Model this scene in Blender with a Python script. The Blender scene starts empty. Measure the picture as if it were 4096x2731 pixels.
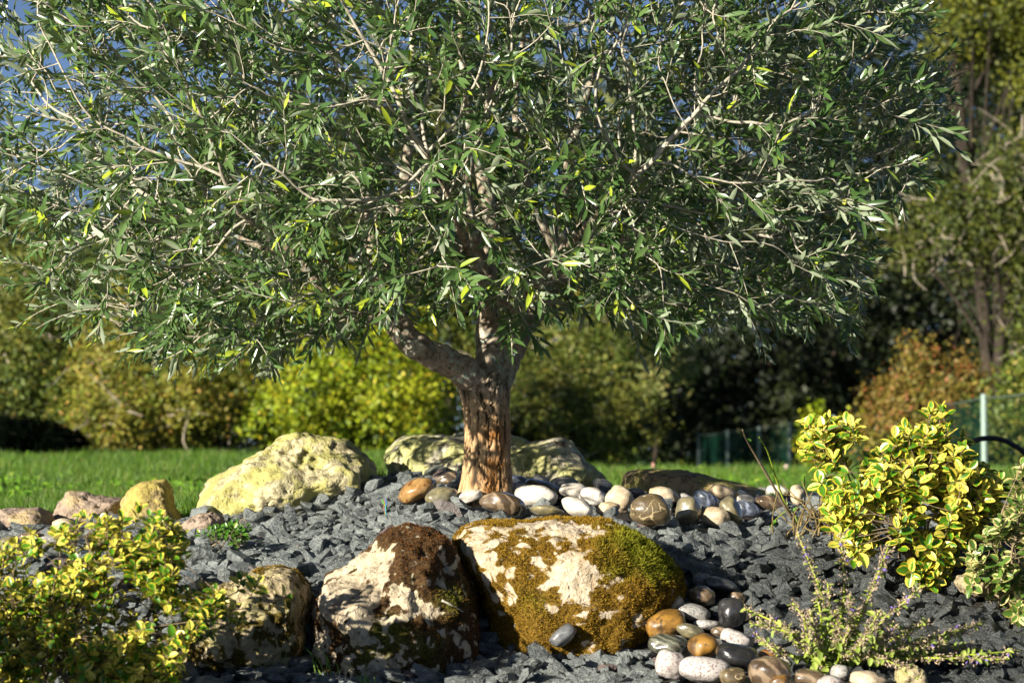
import bpy, bmesh, math, random
import numpy as np
from mathutils import Vector, Matrix, kdtree

# ------------------------------------------------------------------ camera, sky, sun
SC = bpy.context.scene
COL = SC.collection
R = math.radians
PW, PH, LENS = 4096.0, 2731.0, 85.0
FPX = LENS / 36.0 * PW
HORIZON = 1794.0
PITCH = math.atan((HORIZON - PH / 2) / FPX)
EYE = np.array([0.0, 0.0, 0.6])
SUN_AZ, SUN_EL = R(227), R(17.5)          # sun stands behind the camera, to the left

cam_d = bpy.data.cameras.new('camera')
cam = bpy.data.objects.new('camera', cam_d)
COL.objects.link(cam)
cam.location = EYE
cam.rotation_euler = (R(90) + PITCH, 0, 0)
cam_d.lens = LENS
cam_d.sensor_width = 36
cam_d.clip_start = 0.05
cam_d.clip_end = 2000
cam_d.dof.use_dof = True
cam_d.dof.focus_distance = 6.35
cam_d.dof.aperture_fstop = 5.6
SC.camera = cam

world = bpy.data.worlds.new('World')
SC.world = world
world.use_nodes = True
wn = world.node_tree
wn.nodes.clear()
sky = wn.nodes.new('ShaderNodeTexSky')
sky.sky_type = 'NISHITA'
sky.sun_disc = False
sky.sun_elevation = SUN_EL
sky.sun_rotation = SUN_AZ
sky.air_density = 0.35
sky.dust_density = 0.2
bgn = wn.nodes.new('ShaderNodeBackground')
bgn.inputs[1].default_value = 0.05
wo = wn.nodes.new('ShaderNodeOutputWorld')
wn.links.new(sky.outputs[0], bgn.inputs[0])
wn.links.new(bgn.outputs[0], wo.inputs[0])

sun_d = bpy.data.lights.new('sun', 'SUN')
sun_d.energy = 5.0
sun_d.angle = R(0.5)
sun_d.color = (1.0, 0.92, 0.78)
sun = bpy.data.objects.new('sun', sun_d)
COL.objects.link(sun)
to_sun = Vector((math.sin(SUN_AZ) * math.cos(SUN_EL), math.cos(SUN_AZ) * math.cos(SUN_EL), math.sin(SUN_EL)))
sun.rotation_euler = to_sun.to_track_quat('Z', 'Y').to_euler()
sun.location = (-6, -6, 8)

vs = SC.view_settings
vs.view_transform = 'Standard'
vs.look = 'None'
vs.exposure = 1.35
vs.gamma = 1.0
SC.render.engine = 'CYCLES'
SC.cycles.use_denoising = True
SC.cycles.max_bounces = 6
SC.cycles.diffuse_bounces = 2
SC.cycles.transmission_bounces = 3
SC.cycles.transparent_max_bounces = 8

rng = np.random.default_rng(11)
random.seed(5)

# ------------------------------------------------------------------ geometry helpers
_F = np.array([0, math.cos(PITCH), math.sin(PITCH)])
_U = np.array([0, -math.sin(PITCH), math.cos(PITCH)])
_X = np.array([1.0, 0, 0])

def ray(px, py):
    return _F + _U * ((PH / 2 - py) / FPX) + _X * ((px - PW / 2) / FPX)

def at(px, py, D):
    d = ray(px, py)
    return EYE + d * (D / d[1])

def proj(P):
    q = np.asarray(P, float) - EYE
    w = q @ _F
    return PW / 2 + FPX * (q @ _X) / w, PH / 2 - FPX * (q @ _U) / w

def ss(a, b, x):
    t = np.clip((np.asarray(x, float) - a) / (b - a), 0, 1)
    return t * t * (3 - 2 * t)

GX = np.array([-1.6, -0.9, -0.5, -0.15, 0.35, 0.62, 1.0, 1.6])
GY = np.array([4.5, 5.0, 5.4, 5.75, 5.95, 6.15, 6.4, 6.8, 7.2, 7.6, 8.0, 8.6, 9.5])
GZ = np.array([
    [.00, .04, .08, .14, .20, .26, .30, .34, .36, .36, .355, .35, .345],
    [.00, .04, .08, .13, .20, .27, .315, .36, .39, .41, .40, .36, .345],
    [.00, .03, .07, .12, .22, .285, .33, .38, .425, .50, .50, .38, .345],
    [.00, .03, .07, .125, .25, .365, .395, .43, .475, .53, .52, .38, .345],
    [.00, .03, .075, .13, .25, .365, .395, .43, .465, .465, .43, .36, .345],
    [.00, .03, .10, .17, .23, .29, .345, .405, .450, .445, .41, .35, .345],
    [.00, .03, .105, .175, .22, .27, .335, .40, .445, .435, .40, .35, .345],
    [.00, .03, .10, .17, .215, .265, .325, .39, .42, .41, .38, .35, .345]])

def ground(x, y):
    x = np.asarray(x, float); y = np.asarray(y, float)
    xc = np.clip(x, GX[0], GX[-1]); yc = np.clip(y, GY[0], GY[-1])
    i = np.clip(np.searchsorted(GX, xc, 'right') - 1, 0, len(GX) - 2)
    j = np.clip(np.searchsorted(GY, yc, 'right') - 1, 0, len(GY) - 2)
    u = (xc - GX[i]) / (GX[i + 1] - GX[i]); v = (yc - GY[j]) / (GY[j + 1] - GY[j])
    z = (GZ[i, j] * (1 - u) * (1 - v) + GZ[i + 1, j] * u * (1 - v)
         + GZ[i, j + 1] * (1 - u) * v + GZ[i + 1, j + 1] * u * v)
    t = ss(-0.03, 0.05, x / np.maximum(y, 1.0))          # left lawn .. right lawn
    yl = np.minimum(y, 25.0); yr = np.minimum(y, 20.0)
    zl = .345 + np.maximum(yl - 9.5, 0) * .0112 - ss(25.5, 31, y) * .35
    zr = .345 + np.maximum(yr - 9.5, 0) * .0052 - ss(20.2, 25, y) * .75
    far = zl * (1 - t) + zr * t
    return np.where(y > 9.5, far, z)

def hit(px, py, d0=4.6, d1=60.0):
    d = ray(px, py)
    D = np.arange(d0, d1, 0.01)
    P = EYE + np.outer(D / d[1], d)
    below = P[:, 2] < ground(P[:, 0], P[:, 1])
    k = np.argmax(below) if below.any() else len(D) - 1
    return D[k]

def _hash(ix, iy, iz, seed):
    h = (ix.astype(np.int64) * 374761393 + iy.astype(np.int64) * 668265263
         + iz.astype(np.int64) * 2147483647 + seed * 1274126177) & 0xFFFFFFFF
    h = ((h ^ (h >> 13)) * 1274126177) & 0xFFFFFFFF
    h = ((h ^ (h >> 16)) * 2246822519) & 0xFFFFFFFF
    return ((h ^ (h >> 15)) & 0xFFFFFF) / float(0xFFFFFF) * 2 - 1

def vnoise(P, seed=0):
    P = np.asarray(P, float)
    f = np.floor(P); t = P - f
    t = t * t * t * (t * (t * 6 - 15) + 10)
    ix, iy, iz = f[:, 0], f[:, 1], f[:, 2]
    out = 0
    for a in (0, 1):
        wa = t[:, 0] if a else 1 - t[:, 0]
        for b in (0, 1):
            wb = t[:, 1] if b else 1 - t[:, 1]
            for c in (0, 1):
                wc = t[:, 2] if c else 1 - t[:, 2]
                out = out + wa * wb * wc * _hash(ix + a, iy + b, iz + c, seed)
    return out

def fbm(P, octv=4, seed=0, gain=0.5):
    s, a, o = 0, 1.0, 1.0
    for k in range(octv):
        s = s + a * vnoise(np.asarray(P) * o + 17.3 * k, seed + k)
        a *= gain; o *= 2.03
    return s

def ridged(P, octv=3, seed=0):
    s, a, o = 0, 1.0, 1.0
    for k in range(octv):
        s = s + a * (1 - 2 * np.abs(vnoise(np.asarray(P) * o + 9.1 * k, seed + k)))
        a *= .5; o *= 2.1
    return s

def tri_mesh(name, V, T, attrs=None, smooth=False):
    V = np.ascontiguousarray(V, np.float32); T = np.ascontiguousarray(T, np.int32)
    me = bpy.data.meshes.new(name)
    me.vertices.add(len(V)); me.vertices.foreach_set('co', V.ravel())
    n = T.shape[1]
    me.loops.add(T.size); me.loops.foreach_set('vertex_index', T.ravel())
    me.polygons.add(len(T)); me.polygons.foreach_set('loop_start', np.arange(len(T), dtype=np.int32) * n)
    me.polygons.foreach_set('use_smooth', np.full(len(T), smooth))
    for k, v in (attrs or {}).items():
        at_ = me.attributes.new(k, 'FLOAT', 'POINT')
        at_.data.foreach_set('value', np.ascontiguousarray(v, np.float32))
    me.update(calc_edges=True)
    return me

def link(name, me, mat=None, root=None):
    o = bpy.data.objects.new(name, me)
    COL.objects.link(o)
    if mat is not None and not me.materials:
        me.materials.append(mat)
    if root is not None:
        child(o, root)
    return o

def child(o, root):
    o.parent = root
    o.matrix_parent_inverse = Matrix.Translation(-Vector(ROOT_LOC[root.name]))

ROOT_LOC = {}

def tag(o, label, cat, group=None):
    o['label'] = label; o['category'] = cat
    if group: o['group'] = group
    return o

def thing(name, label, cat, loc, group=None):
    o = bpy.data.objects.new(name, None)
    COL.objects.link(o)
    o.location = loc
    o.empty_display_size = 0.05
    ROOT_LOC[o.name] = tuple(float(c) for c in loc)
    return tag(o, label, cat, group)

def structure(o):
    o['kind'] = 'structure'; return o

def stuff(o):
    o['kind'] = 'stuff'; return o

def tube(P, rad, sides=6, cap=True):
    """tube along polyline P with radii; returns V,T"""
    P = np.asarray(P, float); rad = np.asarray(rad, float)
    n = len(P)
    tg = np.gradient(P, axis=0); tg /= np.linalg.norm(tg, axis=1)[:, None] + 1e-9
    a = np.array([0, 0, 1.0]) if abs(tg[0, 2]) < .8 else np.array([1.0, 0, 0])
    N = np.zeros_like(P)
    nrm = np.cross(tg[0], a); nrm /= np.linalg.norm(nrm) + 1e-9
    for i in range(n):
        nrm = nrm - tg[i] * (nrm @ tg[i]); nrm /= np.linalg.norm(nrm) + 1e-9
        N[i] = nrm
    B = np.cross(tg, N)
    th = np.linspace(0, 2 * np.pi, sides, endpoint=False)
    V = P[:, None, :] + rad[:, None, None] * (np.cos(th)[None, :, None] * N[:, None, :] + np.sin(th)[None, :, None] * B[:, None, :])
    V = V.reshape(-1, 3)
    i = np.arange(n - 1)[:, None] * sides; j = np.arange(sides)[None, :]; j2 = (j + 1) % sides
    q = np.stack([i + j, i + j2, i + sides + j2, i + sides + j], -1).reshape(-1, 4)
    T = np.concatenate([q[:, [0, 1, 2]], q[:, [0, 2, 3]]])
    if cap:
        V = np.vstack([V, P[:1], P[-1:]])
        c0, c1 = n * sides, n * sides + 1
        jj = np.arange(sides); jj2 = (jj + 1) % sides
        T = np.vstack([T, np.stack([np.full(sides, c0), jj2, jj], 1),
                       np.stack([np.full(sides, c1), (n - 1) * sides + jj, (n - 1) * sides + jj2], 1)])
    return V, T

def join(parts):
    Vs, Ts, o = [], [], 0
    for V, T in parts:
        Vs.append(V); Ts.append(T + o); o += len(V)
    return np.vstack(Vs), np.vstack(Ts)

def spline(pts, n):
    """Catmull-Rom resampling of rows (any width)"""
    pts = np.asarray(pts, float)
    p = np.vstack([2 * pts[0] - pts[1], pts, 2 * pts[-1] - pts[-2]])
    u = np.linspace(0, len(pts) - 1 - 1e-6, n)
    k = u.astype(int); t = (u - k)[:, None]
    a, b, c, d = p[k], p[k + 1], p[k + 2], p[k + 3]
    return .5 * ((2 * b) + (-a + c) * t + (2 * a - 5 * b + 4 * c - d) * t * t + (-a + 3 * b - 3 * c + d) * t ** 3)

def frames(dirs, ups, scale):
    """rotation matrices whose X = dirs, Z ~ ups; scale (n,) or (n,3)"""
    x = dirs / (np.linalg.norm(dirs, axis=1)[:, None] + 1e-9)
    y = np.cross(ups, x); y /= np.linalg.norm(y, axis=1)[:, None] + 1e-9
    z = np.cross(x, y)
    M = np.stack([x, y, z], axis=2)
    s = np.asarray(scale, float)
    if s.ndim == 1: s = np.repeat(s[:, None], 3, 1)
    return M * s[:, None, :]

# ------------------------------------------------------------------ node helpers
class NT:
    def __init__(s, name):
        s.m = bpy.data.materials.new(name); s.m.use_nodes = True
        s.t = s.m.node_tree; s.t.nodes.clear()
        s.out = s.t.nodes.new('ShaderNodeOutputMaterial')
    def set(s, sock, v):
        if isinstance(v, bpy.types.NodeSocket): s.t.links.new(v, sock)
        elif v is not None:
            if isinstance(v, (tuple, list)) and len(v) == 3 and sock.type == 'RGBA': v = (*v, 1)
            sock.default_value = v
    def n(s, typ, props=None, **ins):
        nd = s.t.nodes.new(typ)
        for k, v in (props or {}).items(): setattr(nd, k, v)
        for k, v in ins.items(): s.set(nd.inputs[k.replace('_', ' ')], v)
        return nd
    def mix(s, f, a, b, bt='MIX'):
        nd = s.n('ShaderNodeMix', {'data_type': 'RGBA', 'blend_type': bt, 'clamp_factor': True})
        s.set(nd.inputs[0], f); s.set(nd.inputs[6], a); s.set(nd.inputs[7], b)
        return nd.outputs[2]
    def math(s, op, a, b=None, clamp=False):
        nd = s.n('ShaderNodeMath', {'operation': op, 'use_clamp': clamp})
        s.set(nd.inputs[0], a)
        if b is not None: s.set(nd.inputs[1], b)
        return nd.outputs[0]
    def ramp(s, f, lo, hi, smooth=True):
        nd = s.n('ShaderNodeMapRange', {'interpolation_type': 'SMOOTHSTEP' if smooth else 'LINEAR'})
        s.set(nd.inputs[0], f); s.set(nd.inputs[1], lo); s.set(nd.inputs[2], hi)
        return nd.outputs[0]
    def co(s, kind='Object'):
        return s.n('ShaderNodeTexCoord').outputs[kind]
    def pos(s):
        return s.n('ShaderNodeNewGeometry').outputs['Position']
    def noise(s, v, sc, det=4, rough=.55, dist=0):
        return s.n('ShaderNodeTexNoise', None, Vector=v, Scale=sc, Detail=det, Roughness=rough, Distortion=dist).outputs['Fac']
    def vor(s, v, sc, feat='F1', out='Distance', rnd=1.0):
        return s.n('ShaderNodeTexVoronoi', {'feature': feat}, Vector=v, Scale=sc, Randomness=rnd).outputs[out]
    def attr(s, name):
        return s.n('ShaderNodeAttribute', {'attribute_name': name}).outputs['Fac']
    def objrand(s):
        return s.n('ShaderNodeObjectInfo').outputs['Random']
    def bump(s, h, st=.5, dist=.01, nrm=None):
        nd = s.n('ShaderNodeBump', None, Height=h, Strength=st, Distance=dist)
        if nrm is not None: s.set(nd.inputs['Normal'], nrm)
        return nd.outputs[0]
    def principled(s, col, rough=.6, spec=.5, nrm=None, **kw):
        nd = s.n('ShaderNodeBsdfPrincipled')
        s.set(nd.inputs['Base Color'], col); s.set(nd.inputs['Roughness'], rough)
        s.set(nd.inputs['Specular IOR Level'], spec)
        if nrm is not None: s.set(nd.inputs['Normal'], nrm)
        for k, v in kw.items(): s.set(nd.inputs[k.replace('_', ' ')], v)
        return nd.outputs[0]
    def done(s, sh):
        s.t.links.new(sh, s.out.inputs[0]); return s.m
    def shmix(s, f, a, b):
        nd = s.n('ShaderNodeMixShader'); s.set(nd.inputs[0], f)
        s.t.links.new(a, nd.inputs[1]); s.t.links.new(b, nd.inputs[2]); return nd.outputs[0]

def leaf_rand(g):
    return g.math('FRACT', g.math('ADD', g.attr('lr'), g.objrand()))

def leaf_material(name, dark, light, young, under, young_at=.93, rough=.38, transl=.16, tcol=(.22, .36, .03), spec=.5):
    g = NT(name)
    lr = leaf_rand(g)
    c = g.mix(lr, dark, light)
    c = g.mix(g.ramp(lr, young_at, young_at + .02), c, young)
    back = g.n('ShaderNodeNewGeometry').outputs['Backfacing']
    c2 = g.mix(back, c, under)
    p = g.principled(c2, g.math('ADD', g.math('MULTIPLY', back, .3), rough), spec)
    t = g.n('ShaderNodeBsdfTranslucent', None, Color=g.mix(.5, c, tcol)).outputs[0]
    return g.done(g.shmix(transl, p, t))

M_OLIVE = leaf_material('olive_leaf', (.028, .070, .016), (.11, .185, .055), (.30, .38, .03), (.215, .26, .165), rough=.27, spec=.6)

def variegated_material(name, green, yellow, cream, rim=.5):
    g = NT(name)
    lr = leaf_rand(g)
    e = g.attr('edge')
    nz = g.noise(g.pos(), 190, 3)
    e2 = g.math('ADD', e, g.math('MULTIPLY', g.math('SUBTRACT', nz, .5), .9))
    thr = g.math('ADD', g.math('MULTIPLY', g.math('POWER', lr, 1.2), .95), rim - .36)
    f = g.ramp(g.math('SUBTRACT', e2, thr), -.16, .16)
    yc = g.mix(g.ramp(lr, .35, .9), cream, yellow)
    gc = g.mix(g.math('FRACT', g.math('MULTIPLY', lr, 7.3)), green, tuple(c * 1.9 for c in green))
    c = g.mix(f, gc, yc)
    p = g.principled(c, .36, .5)
    t = g.n('ShaderNodeBsdfTranslucent', None, Color=c).outputs[0]
    return g.done(g.shmix(.22, p, t))

M_VARIEG = variegated_material('variegated_leaf', (.045, .13, .008), (.60, .46, .012), (.66, .56, .09), .42)
M_VARIEG_DULL = variegated_material('variegated_leaf_dull', (.05, .10, .015), (.50, .40, .05), (.60, .52, .22), .6)
M_SPRIG = leaf_material('sprig_leaf', (.04, .13, .012), (.09, .2, .02), (.2, .3, .03), (.1, .18, .04))
M_MINT = leaf_material('catmint_leaf', (.13, .20, .025), (.33, .40, .07), (.26, .34, .06), (.2, .25, .1), rough=.7)

def simple(name, col, rough=.6, spec=.4, var=.25, sc=60, bump=0):
    g = NT(name)
    nz = g.noise(g.co('Object'), sc, 5)
    c = g.mix(g.ramp(nz, .3, .7), tuple(x * (1 - var) for x in col), tuple(x * (1 + var) for x in col))
    nr = g.bump(nz, bump, .004) if bump else None
    return g.done(g.principled(c, rough, spec, nr))

M_TWIG = simple('olive_twig_bark', (.36, .33, .26), .8, .2, .3, 90)
M_STEM = simple('shrub_stem', (.17, .13, .08), .8, .2, .3, 90)
M_GREENSTEM = simple('green_stem', (.30, .38, .03), .6, .3, .2, 60)
M_CALYX = simple('dry_flower_calyx', (.32, .25, .17), .8, .2, .5, 200)
M_PETAL = simple('mauve_petal', (.17, .12, .36), .7, .2, .3, 200)
M_OLIVEFRUIT = simple('olive_fruit_skin', (.40, .40, .08), .35, .5, .2, 30)

# ------------------------------------------------------------------ leaf templates and scattering
def olive_leaf_template(bend, fold):
    st = [(0.0, 0.0), (.28, .092), (.62, .100), (1.0, 0.0)]
    V, E = [], []
    for k, (u, w) in enumerate(st):
        zc = -bend * u * u
        if k in (0, 3):
            V.append((u, 0, zc)); E.append(0)
        else:
            V += [(u, w, zc + fold * w), (u, 0, zc), (u, -w, zc + fold * w)]; E += [1, 0, 1]
    T = [(0, 2, 1), (0, 3, 2), (1, 2, 5), (1, 5, 4), (2, 3, 6), (2, 6, 5), (4, 5, 7), (5, 6, 7)]
    return np.array(V, float), np.array(T), np.array(E, float)

def broad_leaf_template(bend, fold, wmax=.31):
    st = [(0, .02), (.12, .17), (.34, .31), (.6, .335), (.82, .245), (.95, .11), (1.0, .0)]
    V, E, T = [], [], []
    for k, (u, w) in enumerate(st[:-1]):
        w = w * wmax / .31
        zc = -bend * u * u
        V += [(u, w, zc + fold * w), (u, w * .5, zc + fold * w * .35), (u, 0, zc), (u, -w * .5, zc + fold * w * .35), (u, -w, zc + fold * w)]
        E += [1, .5, 0, .5, 1]
    n = len(st) - 1
    V.append((1.0, 0, -bend)); E.append(1)
    for k in range(n - 1):
        a, b = k * 5, k * 5 + 5
        for j in range(4):
            T += [(a + j, a + j + 1, b + j + 1), (a + j, b + j + 1, b + j)]
    a = (n - 1) * 5; tip = n * 5
    for j in range(4): T.append((a + j, a + j + 1, tip))
    V = np.array(V, float); T = np.array(T)
    T = T[:, ::-1]
    return V, T, np.array(E, float)

def up_fix(tmpl):
    V, T, E = tmpl
    nz = np.cross(V[T[:, 1]] - V[T[:, 0]], V[T[:, 2]] - V[T[:, 0]])[:, 2].sum()
    return (V, T if nz > 0 else T[:, ::-1], E)

OLIVE_T = [up_fix(olive_leaf_template(b, f)) for b, f in ((.02, .35), (.12, .25), (.2, .45), (-.08, .3))]
BROAD_T = [up_fix(broad_leaf_template(b, f)) for b, f in ((.05, .4), (.22, .25), (.35, .5), (-.1, .35))]
MINT_T = [up_fix(broad_leaf_template(b, f, .26)) for b, f in ((.1, .4), (.4, .5), (.6, .3))]

class Leaves:
    def __init__(s, tmpl, name='leaf'):
        s.tmpl, s.name = tmpl, name
        s.M, s.T, s.k, s.lr = [], [], [], []
    def add(s, M, T, lr=None):
        n = len(T)
        s.M.append(M); s.T.append(T)
        s.k.append(rng.integers(0, len(s.tmpl), n))
        s.lr.append(rng.random(n) * .93 if lr is None else lr)
    def cat(s):
        s.M = np.concatenate(s.M); s.T = np.concatenate(s.T); s.k = np.concatenate(s.k); s.lr = np.concatenate(s.lr)
    def build(s, root, mat, part='leaf', rest='foliage', limit=300, cell=24, near=None):
        s.cat()
        n = len(s.T)
        tip = s.T + s.M[:, :, 0]
        mid = s.T + s.M[:, :, 0] * .5
        px, py = proj(mid); tx, ty = proj(tip); bx, by = proj(s.T)
        D = mid[:, 1]
        inside = (px > 8) & (px < PW - 8) & (py > 8) & (py < PH - 8)
        key = (px // cell).astype(int) * 100000 + (py // cell).astype(int)
        order = np.lexsort((D, key))
        first = np.ones(n, bool); first[1:] = key[order][1:] != key[order][:-1]
        front = np.zeros(n, bool); front[order[first]] = True
        face = np.abs(s.M[:, 1, 2]) / (np.linalg.norm(s.M[:, :, 2], axis=1) + 1e-9)
        size = np.hypot(tx - bx, ty - by) * (.35 + face) * inside * front
        pick = np.argsort(-size)[:limit]
        pick = pick[size[pick] > 6]
        shared = []
        for V, T, E in s.tmpl:
            me = tri_mesh(part, V, T, {'edge': E}, True); me.materials.append(mat); shared.append(me)
        for i in pick:
            o = bpy.data.objects.new(part, shared[s.k[i]])
            COL.objects.link(o)
            m4 = Matrix.Identity(4)
            for a in range(3):
                for b in range(3): m4[a][b] = float(s.M[i, a, b])
                m4[a][3] = float(s.T[i, a])
            child(o, root)
            o.matrix_basis = m4
        keep = np.ones(n, bool); keep[pick] = False
        Vs, Ts, Es, Ls, off = [], [], [], [], 0
        for k, (V, T, E) in enumerate(s.tmpl):
            idx = np.where(keep & (s.k == k))[0]
            if not len(idx): continue
            W = np.einsum('nij,vj->nvi', s.M[idx], V) + s.T[idx][:, None, :]
            Vs.append(W.reshape(-1, 3))
            Ts.append((T[None] + (np.arange(len(idx)) * len(V))[:, None, None]).reshape(-1, 3) + off)
            off += len(idx) * len(V)
            Es.append(np.tile(E, len(idx))); Ls.append(np.repeat(s.lr[idx], len(V)))
        if Vs:
            me = tri_mesh(rest, np.vstack(Vs), np.vstack(Ts), {'edge': np.concatenate(Es), 'lr': np.concatenate(Ls)}, True)
            stuff(link(rest, me, mat, root))

# ------------------------------------------------------------------ ground
def make_ground():
    xs = np.unique(np.concatenate([np.linspace(-220, -8, 30), np.linspace(-8, -2, 25), np.linspace(-2, 2, 90), np.linspace(2, 8, 25), np.linspace(8, 220, 30)]).round(4))
    ys = np.unique(np.concatenate([np.linspace(-60, 4.4, 20), np.linspace(4.4, 9.6, 110), np.linspace(9.6, 32, 90), np.linspace(32, 400, 40)]).round(4))
    X, Y = np.meshgrid(xs, ys)
    Z = ground(X, Y)
    P = np.stack([X.ravel(), Y.ravel(), Z.ravel()], 1)
    P[:, 2] += .004 * vnoise(P * 9, 3) - .024 * (1 - ss(8.0, 8.4, P[:, 1]))
    nx = len(xs)
    i = (np.arange(len(ys) - 1)[:, None] * nx + np.arange(nx - 1)[None, :]).ravel()
    q = np.stack([i, i + 1, i + nx + 1, i + nx], 1)
    yb = bed_back(P[:, 0])
    soil = 1 - ss(-.12, .1, P[:, 1] - yb)
    g = NT('ground')
    nz = g.noise(g.pos(), 3, 6); n2 = g.noise(g.pos(), 40, 5)
    grass = g.mix(nz, (.03, .075, .012), (.07, .14, .02))
    dirt = g.mix(n2, (.012, .011, .010), (.05, .042, .034))
    c = g.mix(g.attr('soil'), grass, dirt)
    m = g.done(g.principled(c, .9, .2, g.bump(n2, .6, .02)))
    structure(link('ground', tri_mesh('ground', P, q, {'soil': soil}, True), m))

def bed_back(x):
    return np.interp(x, [-3, -1.0, -.75, -.3, .4, .8, 2.0], [7.35, 7.4, 7.75, 8.0, 8.0, 7.75, 7.5])

make_ground()

# ------------------------------------------------------------------ boulders
def stone_material(name, pale, dark, lichen, moss_a, moss_b, lich=.5, darkamt=.5, moss=False):
    g = NT(name)
    v = g.co('Object')
    n1 = g.noise(v, 9, 6, .62); n2 = g.noise(v, 38, 6, .65); n3 = g.noise(v, 150, 4, .6)
    pit = g.ramp(g.vor(v, 55), .08, .30)
    c = g.mix(g.ramp(n2, .3, .72), tuple(x * .72 for x in pale), pale)
    c = g.mix(g.math('MULTIPLY', g.ramp(n1, .62 - .3 * lich, .74 - .3 * lich), .8), c, lichen)
    f = g.math('ADD', g.math('MULTIPLY', n1, .45), g.math('MULTIPLY', n2, .55))
    c = g.mix(g.ramp(f, .58 - .22 * darkamt + .08, .36 - .12 * (1 - darkamt)), c, dark)
    c = g.mix(g.ramp(n3, .66, .74), c, tuple(x * .35 for x in dark))
    h = g.math('ADD', g.math('ADD', g.math('MULTIPLY', n2, 1.0), g.math('MULTIPLY', n3, .45)), g.math('MULTIPLY', pit, .35))
    nr = g.bump(h, .9, .012)
    if moss:
        mm = g.math('ADD', g.attr('moss'), g.math('MULTIPLY', g.math('SUBTRACT', n3, .5), .5))
        mc = g.mix(g.ramp(g.math('ADD', g.math('MULTIPLY', n1, .6), g.math('MULTIPLY', g.attr('green'), .5)), .35, .75), moss_a, moss_b)
        mc = g.mix(g.ramp(n3, .35, .65), tuple(x * .3 for x in moss_a), mc)
        c = g.mix(g.ramp(mm, .42, .56), c, mc)
    return g.done(g.principled(c, .88, .25, nr))

M_LIME = stone_material('mossy_limestone', (.58, .49, .36), (.30, .22, .12), (.50, .44, .28), (.20, .115, .010), (.15, .15, .010), .25, .35, True)
M_LIME_B = stone_material('pitted_limestone', (.52, .44, .31), (.09, .06, .03), (.46, .42, .26), (.085, .045, .014), (.10, .12, .012), .25, .45, True)
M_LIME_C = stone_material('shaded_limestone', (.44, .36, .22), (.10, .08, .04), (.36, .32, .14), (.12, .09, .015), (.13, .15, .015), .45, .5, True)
M_LICHEN = stone_material('lichen_boulder', (.56, .50, .30), (.05, .04, .015), (.36, .34, .09), (0, 0, 0), (0, 0, 0), .62, .62)
M_LICHEN_W = stone_material('white_lichen_boulder', (.66, .62, .46), (.10, .075, .045), (.42, .42, .13), (0, 0, 0), (0, 0, 0), .7, .4)
M_BROWNROCK = stone_material('brown_rock', (.42, .30, .17), (.07, .05, .03), (.38, .36, .09), (0, 0, 0), (0, 0, 0), .6, .7)
M_PURPLEROCK = stone_material('purplish_rock', (.34, .26, .20), (.055, .035, .03), (.42, .32, .16), (0, 0, 0), (0, 0, 0), .4, .75)
M_YELLOWROCK = stone_material('yellow_lichen_rock', (.42, .33, .15), (.10, .07, .03), (.42, .34, .08), (0, 0, 0), (0, 0, 0), .8, .4)

def ico(sub):
    bm = bmesh.new(); bmesh.ops.create_icosphere(bm, subdivisions=sub, radius=1)
    V = np.array([v.co[:] for v in bm.verts]); T = np.array([[v.index for v in f.verts] for f in bm.faces])
    bm.free(); return V, T
ICO = {k: ico(k) for k in (3, 5, 6)}

OCC = []      # things in front of gravel: (polygon px array, depth)
FOOT = []     # footprints (cx, cy, rx, ry)

def in_poly(px, py, poly):
    px = np.asarray(px); py = np.asarray(py)
    c = np.zeros(px.shape, bool)
    x, y = poly[:, 0], poly[:, 1]
    j = len(poly) - 1
    for i in range(len(poly)):
        cond = (y[i] > py) != (y[j] > py)
        xin = (x[j] - x[i]) * (py - y[i]) / (y[j] - y[i] + 1e-9) + x[i]
        c ^= cond & (px < xin)
        j = i
    return c

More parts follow.
